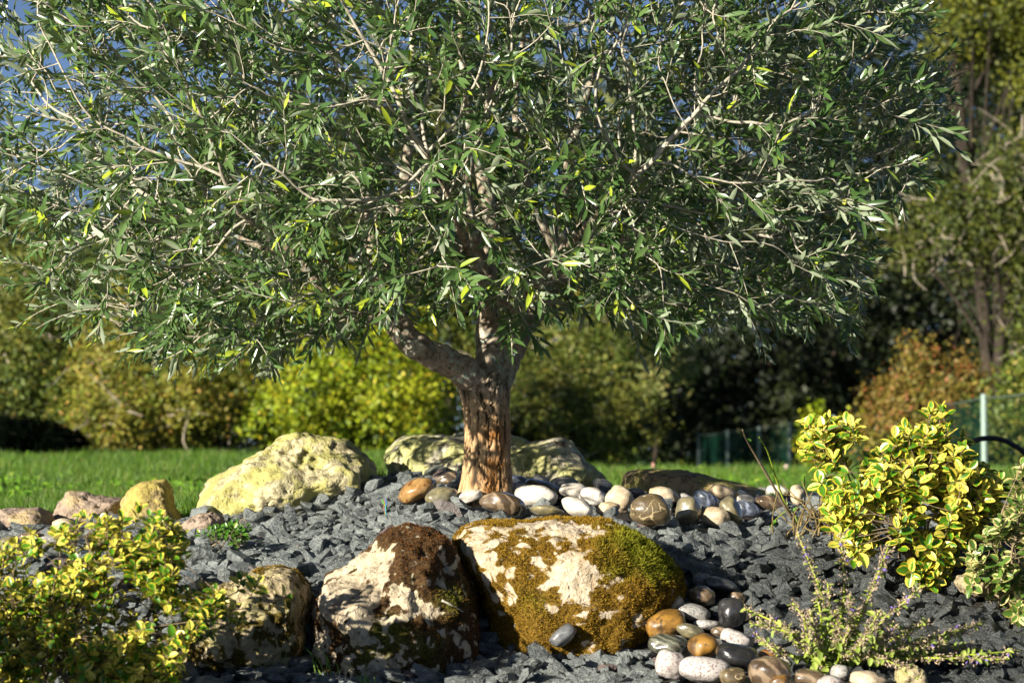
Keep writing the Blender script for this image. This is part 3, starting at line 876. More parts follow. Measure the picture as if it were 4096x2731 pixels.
def chips():
    sp = .031
    xs = np.arange(-1.85, 1.95, sp); ys = np.arange(4.75, 8.3, sp)
    X, Y = np.meshgrid(xs, ys); X = X.ravel(); Y = Y.ravel()
    X = X + rng.uniform(-.5, .5, len(X)) * sp; Y = Y + rng.uniform(-.5, .5, len(Y)) * sp
    ex = rng.random(len(X)) < .16
    X = np.concatenate([X, X[ex] + .01]); Y = np.concatenate([Y, Y[ex] + .008]); top = np.concatenate([np.zeros(ex.size), np.ones(ex.sum())])
    keep = (np.abs(X) < Y * .2118 + .12) & (Y < bed_back(X) - .02 + .05 * vnoise(np.stack([X * 8, X * 0, Y * 0], 1), 4))
    keep &= (np.hypot(X + .076, Y - 7.0) > .085)
    for cx, cy, rx, ry in FOOT:
        keep &= ((X - cx) / rx) ** 2 + ((Y - cy) / ry) ** 2 > .86
    qx, qy = proj(np.stack([X, Y, ground(X, Y)], 1))
    pile = np.array([(2060, 1900), (2420, 1905), (2560, 1940), (3220, 1945), (3230, 2005), (3010, 2050), (2900, 2075), (2600, 2080), (2250, 2055), (2100, 2035), (2060, 2010)], float)
    run = np.array([(2690, 2340), (2780, 2290), (2960, 2340), (3010, 2500), (3060, 2600), (3180, 2660), (3500, 2690), (3540, 2731), (2620, 2731), (2610, 2560), (2570, 2480)], float)
    keep &= ~(in_poly(qx, qy, pile) & (rng.random(len(X)) < .85)) & ~(in_poly(qx, qy, run) & (rng.random(len(X)) < .7))
    X, Y, top = X[keep], Y[keep], top[keep]
    n = len(X)
    s = np.clip(np.where(rng.random(n) < .22, .6, 1.0) * rng.lognormal(math.log(.056), .28, n), .020, .10)
    yaw = rng.uniform(0, 2 * np.pi, n)
    tl = rng.normal(0, .30, n) + np.where(top > 0, rng.normal(0, .4, n), 0)
    t2 = rng.normal(0, .30, n)
    gx = (ground(X + .03, Y) - ground(X - .03, Y)) / .06; gy = (ground(X, Y + .03) - ground(X, Y - .03)) / .06
    up = np.stack([-np.clip(gx, -.6, .6) + tl, -np.clip(gy, -.6, .6) + t2, np.ones(n)], 1)
    dirs = np.stack([np.cos(yaw), np.sin(yaw), np.zeros(n)], 1)
    up /= np.linalg.norm(up, axis=1)[:, None]
    dirs = dirs - up * (dirs * up).sum(1)[:, None]
    M = frames(dirs, up, np.stack([s, s * rng.uniform(.8, 1.25, n), s * rng.uniform(.75, 1.35, n)], 1))
    Z = ground(X, Y) - .017 + rng.uniform(-.010, .008, n) + top * s * .28
    Tt = np.stack([X, Y, Z], 1)
    k = rng.integers(0, len(CHIPS), n)
    # choose the 300 that show largest
    px, py = proj(Tt)
    ok = (px > 15) & (px < PW - 15) & (py > 15) & (py < PH - 15)
    for poly, D in OCC:
        ok &= ~(in_poly(px, py, poly) & (Y > D - .1))
    for poly in (SHRUB_L, SHRUB_R, SHRUB_E):
        ok &= ~in_poly(px, py, np.array(poly, float))
    key = (px // 40).astype(int) * 1000 + (py // 40).astype(int)
    order = np.lexsort((-s / Y, key)); first = np.ones(n, bool); first[1:] = key[order][1:] != key[order][:-1]
    fr = np.zeros(n, bool); fr[order[first]] = True
    size = s / Y * ok * fr
    pick = np.argsort(-size)[:300]
    shared = []
    for V, T in CHIPS:
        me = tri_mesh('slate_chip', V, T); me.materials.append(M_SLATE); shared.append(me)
    for i in pick:
        o = bpy.data.objects.new('slate_chip', shared[k[i]])
        COL.objects.link(o)
        m4 = Matrix.Identity(4)
        for a in range(3):
            for b in range(3): m4[a][b] = float(M[i, a, b])
            m4[a][3] = float(Tt[i, a])
        o.matrix_basis = m4
        lab = chip_place(px[i], py[i], Y[i])
        tag(o, 'broken blue grey slate chip ' + lab, 'slate chip', 'slate chips ' + lab)
    rest = np.ones(n, bool); rest[pick] = False
    Vs, Ts, Ls, off = [], [], [], 0
    for t, (V, T) in enumerate(CHIPS):
        idx = np.where(rest & (k == t))[0]
        W = np.einsum('nij,vj->nvi', M[idx], V) + Tt[idx][:, None, :]
        Vs.append(W.reshape(-1, 3)); Ts.append((T[None] + (np.arange(len(idx)) * len(V))[:, None, None]).reshape(-1, 3) + off)
        off += len(idx) * len(V); Ls.append(np.repeat(rng.random(len(idx)), len(V)))
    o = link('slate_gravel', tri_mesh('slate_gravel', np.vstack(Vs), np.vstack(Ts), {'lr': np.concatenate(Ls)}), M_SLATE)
    tag(o, 'bed of broken blue grey slate gravel', 'gravel'); stuff(o)

SHRUB_L = [(-60, 2170), (60, 2150), (160, 2120), (330, 2060), (450, 2080), (560, 2030), (640, 2060), (700, 2110), (780, 2170), (770, 2280), (880, 2330), (900, 2420), (830, 2480), (760, 2560), (700, 2731), (600, 2800), (-60, 2800)]
SHRUB_R = [(3220, 1700), (3290, 1660), (3420, 1700), (3560, 1720), (3680, 1690), (3730, 1625), (3860, 1640), (3870, 1760), (3960, 1900), (4010, 1920), (3980, 2050), (3900, 2150), (3850, 2290), (3700, 2330), (3560, 2250), (3430, 2200), (3330, 2150), (3290, 1960), (3200, 1890), (3210, 1780)]
SHRUB_E = [(3990, 2080), (4060, 2000), (4060, 1860), (4180, 1830), (4250, 2500), (4070, 2520), (4040, 2400), (3960, 2330), (3850, 2350), (3880, 2200), (3930, 2130)]
chips()

# ------------------------------------------------------------------ olive tree
def bark_mat():
    g = NT('olive_bark')
    v = g.pos()
    sc = g.n('ShaderNodeMapping', None, Vector=v, Scale=(1, 1, .28)).outputs[0]
    n1 = g.noise(sc, 60, 6, .6); n2 = g.noise(v, 16, 4); n3 = g.noise(v, 220, 3)
    cr = g.attr('crack')
    c = g.mix(g.ramp(n1, .30, .70), (.30, .18, .085), (.52, .36, .19))
    wet = g.attr('wet')
    c = g.mix(g.math('MULTIPLY', wet, g.ramp(n2, .25, .6)), c, (.26, .105, .016))
    lich = g.math('MULTIPLY', g.attr('lichen'), g.ramp(g.noise(v, 38, 5), .5, .62))
    c = g.mix(lich, c, (.30, .36, .28))
    zz = g.n('ShaderNodeSeparateXYZ', None, Vector=v).outputs[2]
    c = g.mix(g.ramp(g.math('ADD', zz, g.math('MULTIPLY', g.math('SUBTRACT', n2, .5), .12)), .66, .80), c, g.mix(g.ramp(n1, .35, .68), (.17, .13, .09), (.40, .34, .26)))
    c = g.mix(cr, c, (.03, .018, .009))
    h = g.math('ADD', g.math('MULTIPLY', n1, .8), g.math('MULTIPLY', n3, .3))
    return g.done(g.principled(c, g.math('SUBTRACT', .85, g.math('MULTIPLY', wet, .35)), .3, g.bump(h, .7, .008)))
M_BARK = bark_mat()

def limb_mat():
    g = NT('olive_limb_bark')
    v = g.pos()
    n1 = g.noise(v, 45, 6, .6); n2 = g.noise(v, 14, 4); n3 = g.noise(v, 60, 5)
    c = g.mix(g.ramp(n1, .35, .68), (.17, .13, .09), (.40, .34, .26))
    c = g.mix(g.math('MULTIPLY', g.ramp(n2, .5, .6), g.ramp(n3, .45, .58)), c, (.33, .39, .32))
    c = g.mix(g.ramp(n3, .62, .7), c, (.04, .03, .02))
    return g.done(g.principled(c, .85, .25, g.bump(g.math('ADD', n1, n3), .7, .008)))
M_LIMB = limb_mat()

TREE_BASE = at(1938, 1985, 7.0)
tree = thing('olive_tree', 'olive tree with thick short trunk and wide silvery green crown', 'tree', TREE_BASE)

def pl(pts, n):
    P = np.array([[*at(a, b, D), w * D / FPX / 2] for a, b, D, w in pts])
    return spline(P, n)

def trunk():
    S = pl([(1936, 2080, 7.0, 270), (1938, 2000, 7.0, 236), (1942, 1950, 7.0, 212), (1946, 1850, 7.0, 190), (1946, 1720, 7.0, 182), (1940, 1620, 7.0, 190),
            (1934, 1550, 7.0, 206), (1940, 1500, 7.03, 185), (1950, 1460, 7.05, 130), (1952, 1425, 7.06, 60)], 230)
    n, m = len(S), 150
    th = np.linspace(0, 2 * np.pi, m, endpoint=False)
    P = S[:, None, :3] + 0 * th[None, :, None]
    TH, ZZ = np.meshgrid(th, S[:, 2])
    rr = S[:, 3][:, None] * (1 + .05 * np.sin(3 * TH + 1.2) + .03 * np.sin(5 * TH + ZZ * 9))
    q = np.stack([np.cos(TH) * 4.6, np.sin(TH) * 4.6, ZZ * 13], -1).reshape(-1, 3)
    warp = fbm(q * .7, 3, 5)[:, None] * np.array([[.8, .8, .5]])
    fis = np.abs(vnoise(q * np.array([1.0, 1.0, .42]) + warp, 8))
    fis2 = np.abs(vnoise(q * np.array([2.0, 2.0, 1.6]) + warp, 18))
    crack = np.clip(1.25 * (1 - fis / .15), 0, 1); crack2 = np.clip(1 - fis2 / .10, 0, 1) * .7
    cr = np.maximum(crack, crack2).reshape(n, m)
    rough = (fbm(q * 2.3, 4, 30) * .0022).reshape(n, m)
    rr = rr - cr * .0075 + rough + .004 * vnoise(q * .5, 77).reshape(n, m)
    P[..., 0] += rr * np.cos(TH); P[..., 1] += rr * np.sin(TH)
    i = np.arange(n - 1)[:, None] * m; j = np.arange(m)[None, :]; j2 = (j + 1) % m
    Q = np.stack([i + j, i + j2, i + m + j2, i + m + j], -1).reshape(-1, 4)
    Pw = P.reshape(-1, 3)
    qx, qy = proj(Pw)
    wet = np.exp(-((qx - 1985) / 55) ** 2) * ss(1640, 1760, qy) * (Pw[:, 1] < 7.02)
    lich = ss(1560, 1480, qy) * .9
    link('trunk', tri_mesh('trunk', Pw, Q, {'crack': cr.ravel(), 'wet': np.clip(wet * 1.3, 0, 1), 'lichen': lich}, True), M_BARK, tree)
trunk()

LIMBS = {
 'A': [(1925, 1600, 7.0, 120), (1880, 1510, 6.97, 130), (1800, 1450, 6.92, 118), (1720, 1412, 6.87, 112), (1640, 1365, 6.83, 106), (1588, 1280, 6.82, 96), (1565, 1180, 6.85, 74), (1570, 1050, 6.9, 66), (1590, 900, 6.95, 58), (1620, 700, 7.0, 48), (1640, 450, 7.05, 36), (1650, 200, 7.1, 27), (1640, -100, 7.1, 17)],
 'B': [(1600, 1300, 6.82, 66), (1500, 1268, 6.8, 58), (1400, 1258, 6.75, 50), (1320, 1200, 6.7, 44), (1230, 1080, 6.65, 37), (1100, 950, 6.6, 28), (950, 850, 6.5, 19)],
 'C': [(1570, 1190, 6.85, 50), (1500, 1080, 6.8, 44), (1478, 930, 6.85, 40), (1462, 750, 6.9, 33), (1400, 500, 6.9, 25), (1330, 200, 6.9, 16)],
 'D': [(1565, 1110, 6.87, 40), (1430, 1042, 6.8, 36), (1240, 1035, 6.75, 30), (1050, 990, 6.7, 22), (850, 900, 6.7, 14)],
 'E': [(1948, 1580, 7.02, 150), (1953, 1500, 7.02, 128), (1955, 1420, 7.04, 108), (1950, 1250, 7.08, 85), (1945, 1100, 7.1, 75), (1960, 900, 7.15, 63), (1930, 700, 7.15, 51), (1880, 500, 7.15, 40), (1850, 250, 7.15, 29), (1830, -50, 7.2, 19)],
 'F': [(1948, 1120, 7.1, 50), (1900, 950, 7.0, 45), (1870, 750, 6.95, 38), (1905, 550, 6.9, 30), (1990, 300, 6.85, 22), (2050, 50, 6.8, 14)],
 'G': [(1985, 1580, 7.02, 100), (2030, 1440, 7.08, 104), (2085, 1320, 7.13, 96), (2150, 1232, 7.2, 88), (2208, 1150, 7.25, 69), (2232, 1000, 7.3, 59), (2250, 800, 7.3, 49), (2300, 550, 7.3, 38), (2380, 250, 7.3, 27), (2430, -50, 7.3, 17)],
 'H': [(2200, 1160, 7.24, 48), (2330, 1050, 7.2, 44), (2500, 950, 7.1, 36), (2700, 850, 7.05, 28), (2950, 780, 7.0, 18)],
 'I': [(2230, 1010, 7.3, 44), (2155, 850, 7.25, 40), (2085, 650, 7.2, 34), (2062, 400, 7.2, 27), (2100, 100, 7.2, 18)],
 'J': [(1955, 1540, 7.1, 90), (1965, 1350, 7.35, 72), (1900, 1150, 7.6, 58), (1800, 900, 7.85, 44), (1700, 600, 8.0, 29), (1650, 300, 8.0, 18)],
 'K': [(1985, 1480, 7.1, 80), (2110, 1260, 7.45, 60), (2300, 1000, 7.75, 47), (2450, 700, 7.95, 33), (2550, 400, 8.0, 20)],
 'L': [(1950, 1260, 7.06, 44), (1925, 1120, 6.8, 40), (1850, 950, 6.5, 31), (1800, 800, 6.3, 23), (1700, 600, 6.15, 14)],
 'M': [(2075, 1340, 7.12, 42), (2120, 1170, 6.85, 38), (2250, 1010, 6.55, 30), (2400, 850, 6.3, 22), (2550, 700, 6.15, 13)],
 'N': [(2085, 1320, 7.13, 30), (2040, 1230, 7.0, 26), (1960, 1180, 6.8, 20), (1880, 1150, 6.6, 12)],
}
nodes, parent, rad0 = [], [], []
LIMB_OBJ = {}
def build_limbs():
    for key, pts in LIMBS.items():
        L = sum(math.dist(at(*a[:3]), at(*b[:3])) for a, b in zip(pts[:-1], pts[1:]))
        S = pl(pts, max(16, int(L / .014)))
        sides = 20 if S[0, 3] > .03 else 12
        V, T = tube(S[:, :3], S[:, 3], sides)
        cen = np.repeat(S[:, :3], sides, 0); nv = len(cen)
        d = V[:nv] - cen; rr = np.linalg.norm(d, axis=1)[:, None]
        V[:nv] += d * (.16 * fbm(V[:nv] * 26, 3, 3) + .10 * vnoise(V[:nv] * 75, 9))[:, None]
        LIMB_OBJ[key] = link('limb', tri_mesh('limb', V, T, None, True), M_LIMB, tree)
        first = True
        step = max(1, int(.05 / (L / len(S))))
        for q in S[::step]:
            nodes.append(q[:3]); parent.append(len(nodes) - 2 if not first else -1); rad0.append(q[3]); first = False
build_limbs()
# knot on the left limb where a branch was cut
kc = at(1655, 1390, 6.80)
Vk, Tk = ICO4
Pk = Vk * np.array([.030, .022, .024]) * (1 + .25 * fbm(Vk * 2.2, 3, 4))[:, None]
Pk -= np.exp(-((Vk - np.array([-.35, -.9, .1])) ** 2).sum(1) / .05)[:, None] * np.array([[0, -.012, 0]])
knot = link('cut_knot', tri_mesh('cut_knot', Pk + kc, Tk, None, True), M_TWIG)
knot.parent = LIMB_OBJ['A']

BOT_X = [-900, -200, 0, 250, 430, 700, 760, 900, 1080, 1280, 1400, 1500, 1600, 1700, 1800, 1850, 2000, 2150, 2230, 2300, 2450, 2600, 2750, 2850, 3050, 3300, 3420, 3480, 3560, 3700, 5000]
BOT_Y = [1120, 1250, 1250, 1300, 1345, 1415, 1435, 1415, 1415, 1445, 1370, 1270, 1290, 1240, 1170, 1240, 1330, 1290, 1200, 1150, 1270, 1360, 1390, 1285, 1325, 1330, 1310, 1150, 1010, 760, 600]
RGT_Y = [-900, -200, 0, 200, 430, 650, 750, 900, 1030, 1150, 1350]
RGT_X = [3300, 3520, 3620, 3760, 3800, 3750, 3660, 3580, 3520, 3440, 3380]
CC = np.array([-.12, 6.98, 1.58]); CR = np.array([1.46, 1.22, 1.12])

def crown_ok(P, slack=0):
    px, py = proj(P)
    wob = 75 * vnoise(np.stack([px / 130, py / 130, px * 0 + 3], 1), 19)
    return (py < np.interp(px, BOT_X, BOT_Y) - 25 + slack + .5 * wob) & (px < np.interp(py, RGT_Y, RGT_X) - 45 + slack + wob) & (px > -520)

def grow():
    n = 5200
    d = rng.normal(0, 1, (n * 3, 3)); d /= np.linalg.norm(d, axis=1)[:, None]
    r = rng.random(n * 3) ** .42
    keep = r > .42
    P = CC + d * r[:, None] * CR
    P = P[keep]
    P = P[crown_ok(P)]
    lump = fbm(P * 2.6, 2, 55)
    P = P[(lump + rng.normal(0, .35, len(P))) > -.62]
    px, py = proj(P)
    P = P[(py > -450) | (rng.random(len(P)) < .35)][:n]
    px, py = proj(P)
    win = np.exp(-((px - 1450) / 190) ** 2 - ((py - 1060) / 200) ** 2) + np.exp(-((px - 1980) / 150) ** 2 - ((py - 640) / 190) ** 2) + .8 * np.exp(-((px - 1960) / 130) ** 2 - ((py - 1080) / 140) ** 2)
    P = P[~((P[:, 1] < 7.0) & (rng.random(len(P)) < .75 * win))]
    att = P
    alive = np.ones(len(att), bool)
    N = [np.array(q) for q in nodes]; par = list(parent)
    step = .055
    for it in range(70):
        kd = kdtree.KDTree(len(N))
        for i, q in enumerate(N): kd.insert(q, i)
        kd.balance()
        pull = {}
        ids = np.where(alive)[0]
        if not len(ids): break
        for a in ids:
            _, i, dist = kd.find(att[a])
            if dist < .085: alive[a] = False; continue
            if dist < .75: 
                v = (att[a] - N[i]) / dist
                if i in pull: pull[i] = pull[i] + v
                else: pull[i] = v
        if not pull: break
        for i, v in pull.items():
            if np.linalg.norm(v) < 1e-4: continue
            v = v / np.linalg.norm(v)
            p = par[i]
            if p >= 0:
                t = N[i] - N[p]; t = t / (np.linalg.norm(t) + 1e-9)
                v = v + .35 * t
            v = v + np.array([rng.normal(0, .18), rng.normal(0, .18), rng.normal(.0, .18)])
            v = v / np.linalg.norm(v)
            N.append(N[i] + v * step); par.append(i)
    return np.array(N), np.array(par)
NODE, PAR = grow()
NL = len(nodes)

def branch_mesh():
    n = len(NODE)
    kids = [[] for _ in range(n)]
    for i, p in enumerate(PAR):
        if p >= 0: kids[p].append(i)
    rad = np.zeros(n)
    for i in range(n - 1, -1, -1):
        if i < NL: rad[i] = rad0[i]; continue
        ks = [k for k in kids[i] if k >= NL]
        rad[i] = .0019 if not ks else min(.012, sum(rad[k] ** 2.5 for k in ks) ** .4)
    parts = []
    done = set()
    for i in range(NL, n):
        if i in done: continue
        p = PAR[i]
        chain = [p, i]; done.add(i)
        while True:
            ks = [k for k in kids[chain[-1]] if k >= NL and k not in done]
            if not ks: break
            k = max(ks, key=lambda q: rad[q]); chain.append(k); done.add(k)
        P = NODE[chain]; rr = rad[chain].copy(); rr[0] = min(rad[chain[0]], rr[1] * 1.15)
        rr[-1] *= .6
        if len(P) > 2: 
            S = spline(np.hstack([P, rr[:, None]]), len(P) * 2)
            P, rr = S[:, :3], S[:, 3]
        parts.append(tube(P, np.maximum(rr, .001), 5 if rr.max() > .004 else 4, False))
    V, T = join(parts)
    stuff(link('branch', tri_mesh('branch', V, T, None, True), M_TWIG, tree))
    return rad, kids
NRAD, KIDS = branch_mesh()

def olive_leaves():
    lv = Leaves(OLIVE_T)
    twigs = []
    n = len(NODE)
    tips = [i for i in range(NL, n) if not any(k >= NL for k in KIDS[i])]
    mids = [i for i in range(NL, n) if NRAD[i] < .0045 and i not in set(tips)]
    jobs = [(i, 1) for i in tips] + [(i, 0) for i in tips if rng.random() < .75] + [(i, 0) for i in mids if rng.random() < .62]
    cnt = 0
    for i, is_tip in jobs:
        p = NODE[i]; t = p - NODE[PAR[i]]; t = t / (np.linalg.norm(t) + 1e-9)
        out = (p - CC) / CR; out = out / (np.linalg.norm(out) + 1e-9)
        d = t * (1.0 if is_tip else .35) + out * .55 + rng.normal(0, .42, 3) + np.array([0, 0, .12])
        d /= np.linalg.norm(d)
        L = rng.uniform(.10, .22) * (1.0 if is_tip else .85)
        m = 6
        u = np.linspace(0, 1, m)
        sag = rng.uniform(-.35, .30)
        C = p + np.outer(u * L, d) + np.outer(u ** 2 * L * sag, [0, 0, 1])
        if not crown_ok(C[-1:], 130)[0]: 
            C = p + (C - p) * .45; L *= .45
        twigs.append(tube(C, np.linspace(.0019, .0009, m), 3, False))
        npair = max(3, int(L / .019))
        uu = np.linspace(.12, 1.0, npair)
        Q = np.stack([np.interp(uu, u, C[:, k]) for k in range(3)], 1)
        tg = C[-1] - C[0]; tg /= np.linalg.norm(tg)
        a = np.cross(tg, rng.normal(0, 1, 3)); a /= np.linalg.norm(a); b = np.cross(tg, a)
        ph = rng.uniform(0, 2 * np.pi)
        for j in range(npair):
            w = ph + (j % 2) * np.pi / 2 + rng.normal(0, .25)
            for sgn in (1, -1):
                if rng.random() < .07: continue
                lat = sgn * (math.cos(w) * a + math.sin(w) * b)
                op = rng.uniform(.55, 1.15) * (1 - .45 * uu[j])
                dr = tg * math.cos(op) + lat * math.sin(op) + rng.normal(0, .10, 3)
                up = tg * .8 - lat * .3 * 0 + np.array([-.1, -.12, .45]) + rng.normal(0, .28, 3)
                s = rng.uniform(.042, .072) * (1 - .35 * max(0, uu[j] - .75) / .25)
                lv.M.append(frames(dr[None], up[None], np.array([[s, s * rng.uniform(.85, 1.2), s]]))); lv.T.append(Q[j:j + 1])
                lv.k.append(rng.integers(0, 4, 1))
                yng = uu[j] > .9 and rng.random() < .33
                if yng: lv.M[-1] = lv.M[-1] * .72
                lv.lr.append(np.array([.96 if yng else rng.random() * .92]))
                cnt += 1
    V, T = join(twigs)
    stuff(link('shoot', tri_mesh('shoot', V, T, None, True), M_TWIG, tree))
    lv.build(tree, M_OLIVE, 'leaf', 'foliage', 300, 26)
    # a few olives hanging among the leaves
    Vf, Tf = ICO[3]
    me = tri_mesh('olive', Vf * np.array([.0065, .0065, .009]), Tf, None, True); me.materials.append(M_OLIVEFRUIT)
    front = [i for i in tips if NODE[i][1] < 6.6]
    for i in list(rng.permutation(front))[:26]:
        o = bpy.data.objects.new('olive', me); COL.objects.link(o); child(o, tree)
        o.location = NODE[i] + np.array([.004, -.006, -.012])
    return cnt
NLEAF = olive_leaves()
print('olive nodes', len(NODE), 'leaves', NLEAF)

# ------------------------------------------------------------------ shrubs of variegated leaves
def px_poly_sample(poly, n, seed):
    r = np.random.default_rng(seed); poly = np.array(poly, float)
    out = []
    lo, hi = poly.min(0), poly.max(0)
    while len(out) < n:
        q = r.uniform(lo, hi, (n, 2)); out += list(q[in_poly(q[:, 0], q[:, 1], poly)])
    return np.array(out[:n])

def shrub(name, label, poly, D, ddep, base_px, n_tips, leaf, mat, seed, pairs=(3, 6), stem_mat=None, limit=300, group=None, edge_bias=.0, nstem=12, cat='shrub', stem_r=.0022, extra=None):
    r = np.random.default_rng(seed)
    poly = np.array(poly, float); lo, hi = poly.min(0), poly.max(0)
    cx, cy = (lo + hi) / 2
    bD = hit(*base_px)
    base = at(base_px[0], base_px[1], bD); base[2] = ground(base[0], base[1])
    root = thing(name, label, cat, base, group)
    q = px_poly_sample(poly, n_tips * 2, seed)
    gap = vnoise(np.stack([q[:, 0] / 110, q[:, 1] / 110, q[:, 0] * 0 + seed], 1), seed)
    q = q[np.argsort(-(gap + 1.3 * r.random(len(q))))[:n_tips]]; q = q[r.permutation(n_tips)]
    if extra: q[:len(extra)] = extra
    # depth: shell of an ellipsoid-like mass, leaving the middle emptier
    ex = (q[:, 0] - cx) / (hi[0] - lo[0]) * 2; ey = (q[:, 1] - cy) / (hi[1] - lo[1]) * 2
    room = np.sqrt(np.clip(1.25 - ex ** 2 * .8 - ey ** 2 * .6, .04, 1))
    w = r.uniform(-1, 1, n_tips); w = np.sign(w) * np.abs(w) ** .55
    w = np.where(r.random(n_tips) < .25, -np.abs(w), w)
    dep = D + ddep * room * w
    tips = np.array([at(a, b, c) for (a, b), c in zip(q, dep)])
    deep = np.clip(.5 + .5 * w + .6 * (ey > .3), 0, 1)
    gz = ground(tips[:, 0], tips[:, 1])
    tips[:, 2] = np.maximum(tips[:, 2], gz + .02)
    cen = np.array([*at(cx, cy + (hi[1] - cy) * .5, D)])
    lv = Leaves(BROAD_T)
    stems, twigs = [], []
    # main stems
    order = r.permutation(n_tips)
    mains = tips[order[:nstem]]
    stemC = []
    for tpt in mains:
        mid = (base + tpt) / 2 + np.array([r.normal(0, .03), r.normal(0, .03), r.uniform(-.02, .05)])
        b0 = base + np.array([r.normal(0, .035), r.normal(0, .03), -.01])
        S = spline(np.array([b0, mid, tpt]), 12)
        stemC.append(S)
        V, T = tube(S, np.linspace(stem_r * 2, stem_r * .7, 12), 6)
        link('stem', tri_mesh('stem', V, T, None, True), stem_mat or M_STEM, root)
    allS = np.vstack(stemC)
    for i in range(n_tips):
        tip = tips[i]
        dd = np.linalg.norm(allS - tip, axis=1) + .6 * np.maximum(0, allS[:, 2] - tip[2] + .02)
        a = allS[np.argmin(dd)]
        L = np.linalg.norm(tip - a)
        if L > .012:
            S = spline(np.array([a, (a + tip) / 2 + r.normal(0, .012, 3) - np.array([0, 0, .008]), tip]), 6)
            twigs.append(tube(S, np.linspace(stem_r * .6, stem_r * .4, 6), 4, False))
        out = tip - cen; out /= np.linalg.norm(out) + 1e-9
        d = out * .8 + np.array([-.15, -.2, .55]) + r.normal(0, .3, 3); d /= np.linalg.norm(d)
        npair = r.integers(*pairs)
        sp = leaf * .42
        x = np.cross(d, r.normal(0, 1, 3)); x /= np.linalg.norm(x); y = np.cross(d, x)
        P0 = tip - d * sp * (npair - 1)
        twigs.append(tube(np.array([P0 - d * .01, tip]), np.array([stem_r * .5, stem_r * .35]), 4, False))
        ph = r.uniform(0, 6.28)
        for j in range(npair):
            pj = P0 + d * sp * j
            top = j >= npair - 1
            for sgn in (1, -1):
                an = ph + j * np.pi / 2 + r.normal(0, .2)
                lat = sgn * (math.cos(an) * x + math.sin(an) * y)
                op = r.uniform(.55, .9) if top else r.uniform(.9, 1.35)
                dr = d * math.cos(op) + lat * math.sin(op) + r.normal(0, .1, 3)
                up = d * .9 + np.array([-.15, -.25, .3]) + r.normal(0, .2, 3)
                s = leaf * r.uniform(.7, 1.15) * (.8 if top else 1)
                lv.M.append(frames(dr[None], up[None], np.array([[s, s * r.uniform(.85, 1.1), s]]))); lv.T.append((pj + lat * .002)[None])
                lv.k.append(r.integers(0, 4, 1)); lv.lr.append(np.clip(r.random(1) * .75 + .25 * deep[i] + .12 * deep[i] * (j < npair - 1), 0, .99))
    V, T = join(twigs)
    stuff(link('twig', tri_mesh('twig', V, T, None, True), stem_mat or M_STEM, root))
    lv.build(root, mat, 'leaf', 'foliage', limit, 30)
    return root

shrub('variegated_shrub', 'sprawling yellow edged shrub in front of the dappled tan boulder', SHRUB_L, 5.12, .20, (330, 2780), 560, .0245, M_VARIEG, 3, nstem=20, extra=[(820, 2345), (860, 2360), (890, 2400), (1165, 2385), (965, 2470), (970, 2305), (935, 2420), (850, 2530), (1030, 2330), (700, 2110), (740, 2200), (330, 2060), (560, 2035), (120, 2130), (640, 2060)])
shrub('variegated_shrub', 'unseen variegated shrub added to shade the sprawling yellow edged one', [(-1100, 2300), (-950, 2150), (-700, 2090), (-480, 2150), (-360, 2300), (-340, 2700), (-450, 2950), (-1100, 2950)], 4.68, .16, (-700, 3010), 420, .026, M_VARIEG, 12, nstem=10)  # out of view, added so its shadow darkens the lower sprawling shrub
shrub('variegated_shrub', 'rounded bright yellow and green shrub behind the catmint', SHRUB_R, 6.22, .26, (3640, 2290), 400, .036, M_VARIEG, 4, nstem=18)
shrub('variegated_shrub', 'thin pale variegated shrub beside the rounded bright yellow one', SHRUB_E, 5.9, .16, (4060, 2440), 140, .030, M_VARIEG_DULL, 6, nstem=12)
shrub('creeping_sprig', 'small creeping green sprig among the slate', [(775, 2140), (830, 2110), (900, 2100), (960, 2090), (1010, 2110), (990, 2150), (920, 2180), (840, 2180), (780, 2170)], 6.45, .06, (880, 2190), 34, .018, M_SPRIG, 8, pairs=(2, 5), nstem=5, cat='plant', stem_r=.0012)

# ------------------------------------------------------------------ bare twig plant
def twig_plant():
    D = 6.72
    b = at(3235, 2150, hit(3235, 2150)); b[2] = ground(b[0], b[1])
    root = thing('twig_plant', 'nearly bare plant with two long leaning shoots beside the pebbles', 'plant', b)
    shoots = [([(3235, 2160), (3180, 2090), (3120, 1990), (3060, 1885), (3010, 1800), (2985, 1755), (2970, 1718)], .0052, .0018, M_STEM),
              ([(3190, 2110), (3140, 2010), (3110, 1930), (3085, 1850), (3065, 1795), (3036, 1748)], .003, .0013, M_GREENSTEM),
              ([(3180, 2095), (3150, 2020), (3152, 1960)], .003, .0018, M_STEM),
              ([(3200, 2120), (3165, 2040), (3100, 2080), (3078, 2120)], .0018, .001, M_GREENSTEM)]
    lv = Leaves(BROAD_T)
    for pts, r0, r1, m in shoots:
        P = np.array([at(a, c, D - .05 * k) for k, (a, c) in enumerate(pts)])
        S = spline(P, 40)
        rr = np.linspace(r0, r1, 40) * (1 + .25 * (np.arange(40) % 7 == 0))
        V, T = tube(S, rr, 7)
        link('shoot', tri_mesh('shoot', V, T, None, True), m, root)
        for k in range(6, 39, 5 if m is M_GREENSTEM else 9):
            d = rng.normal(0, 1, 3) + np.array([0, -.3, .5]); d /= np.linalg.norm(d)
            s = rng.uniform(.008, .018)
            lv.M.append(frames(d[None], np.array([[0, -.4, 1.0]]), np.array([s]))); lv.T.append(S[k][None]); lv.k.append(np.zeros(1, int)); lv.lr.append(rng.random(1))
    lv.build(root, M_SPRIG, 'leaf', 'foliage', 300, 10)
twig_plant()

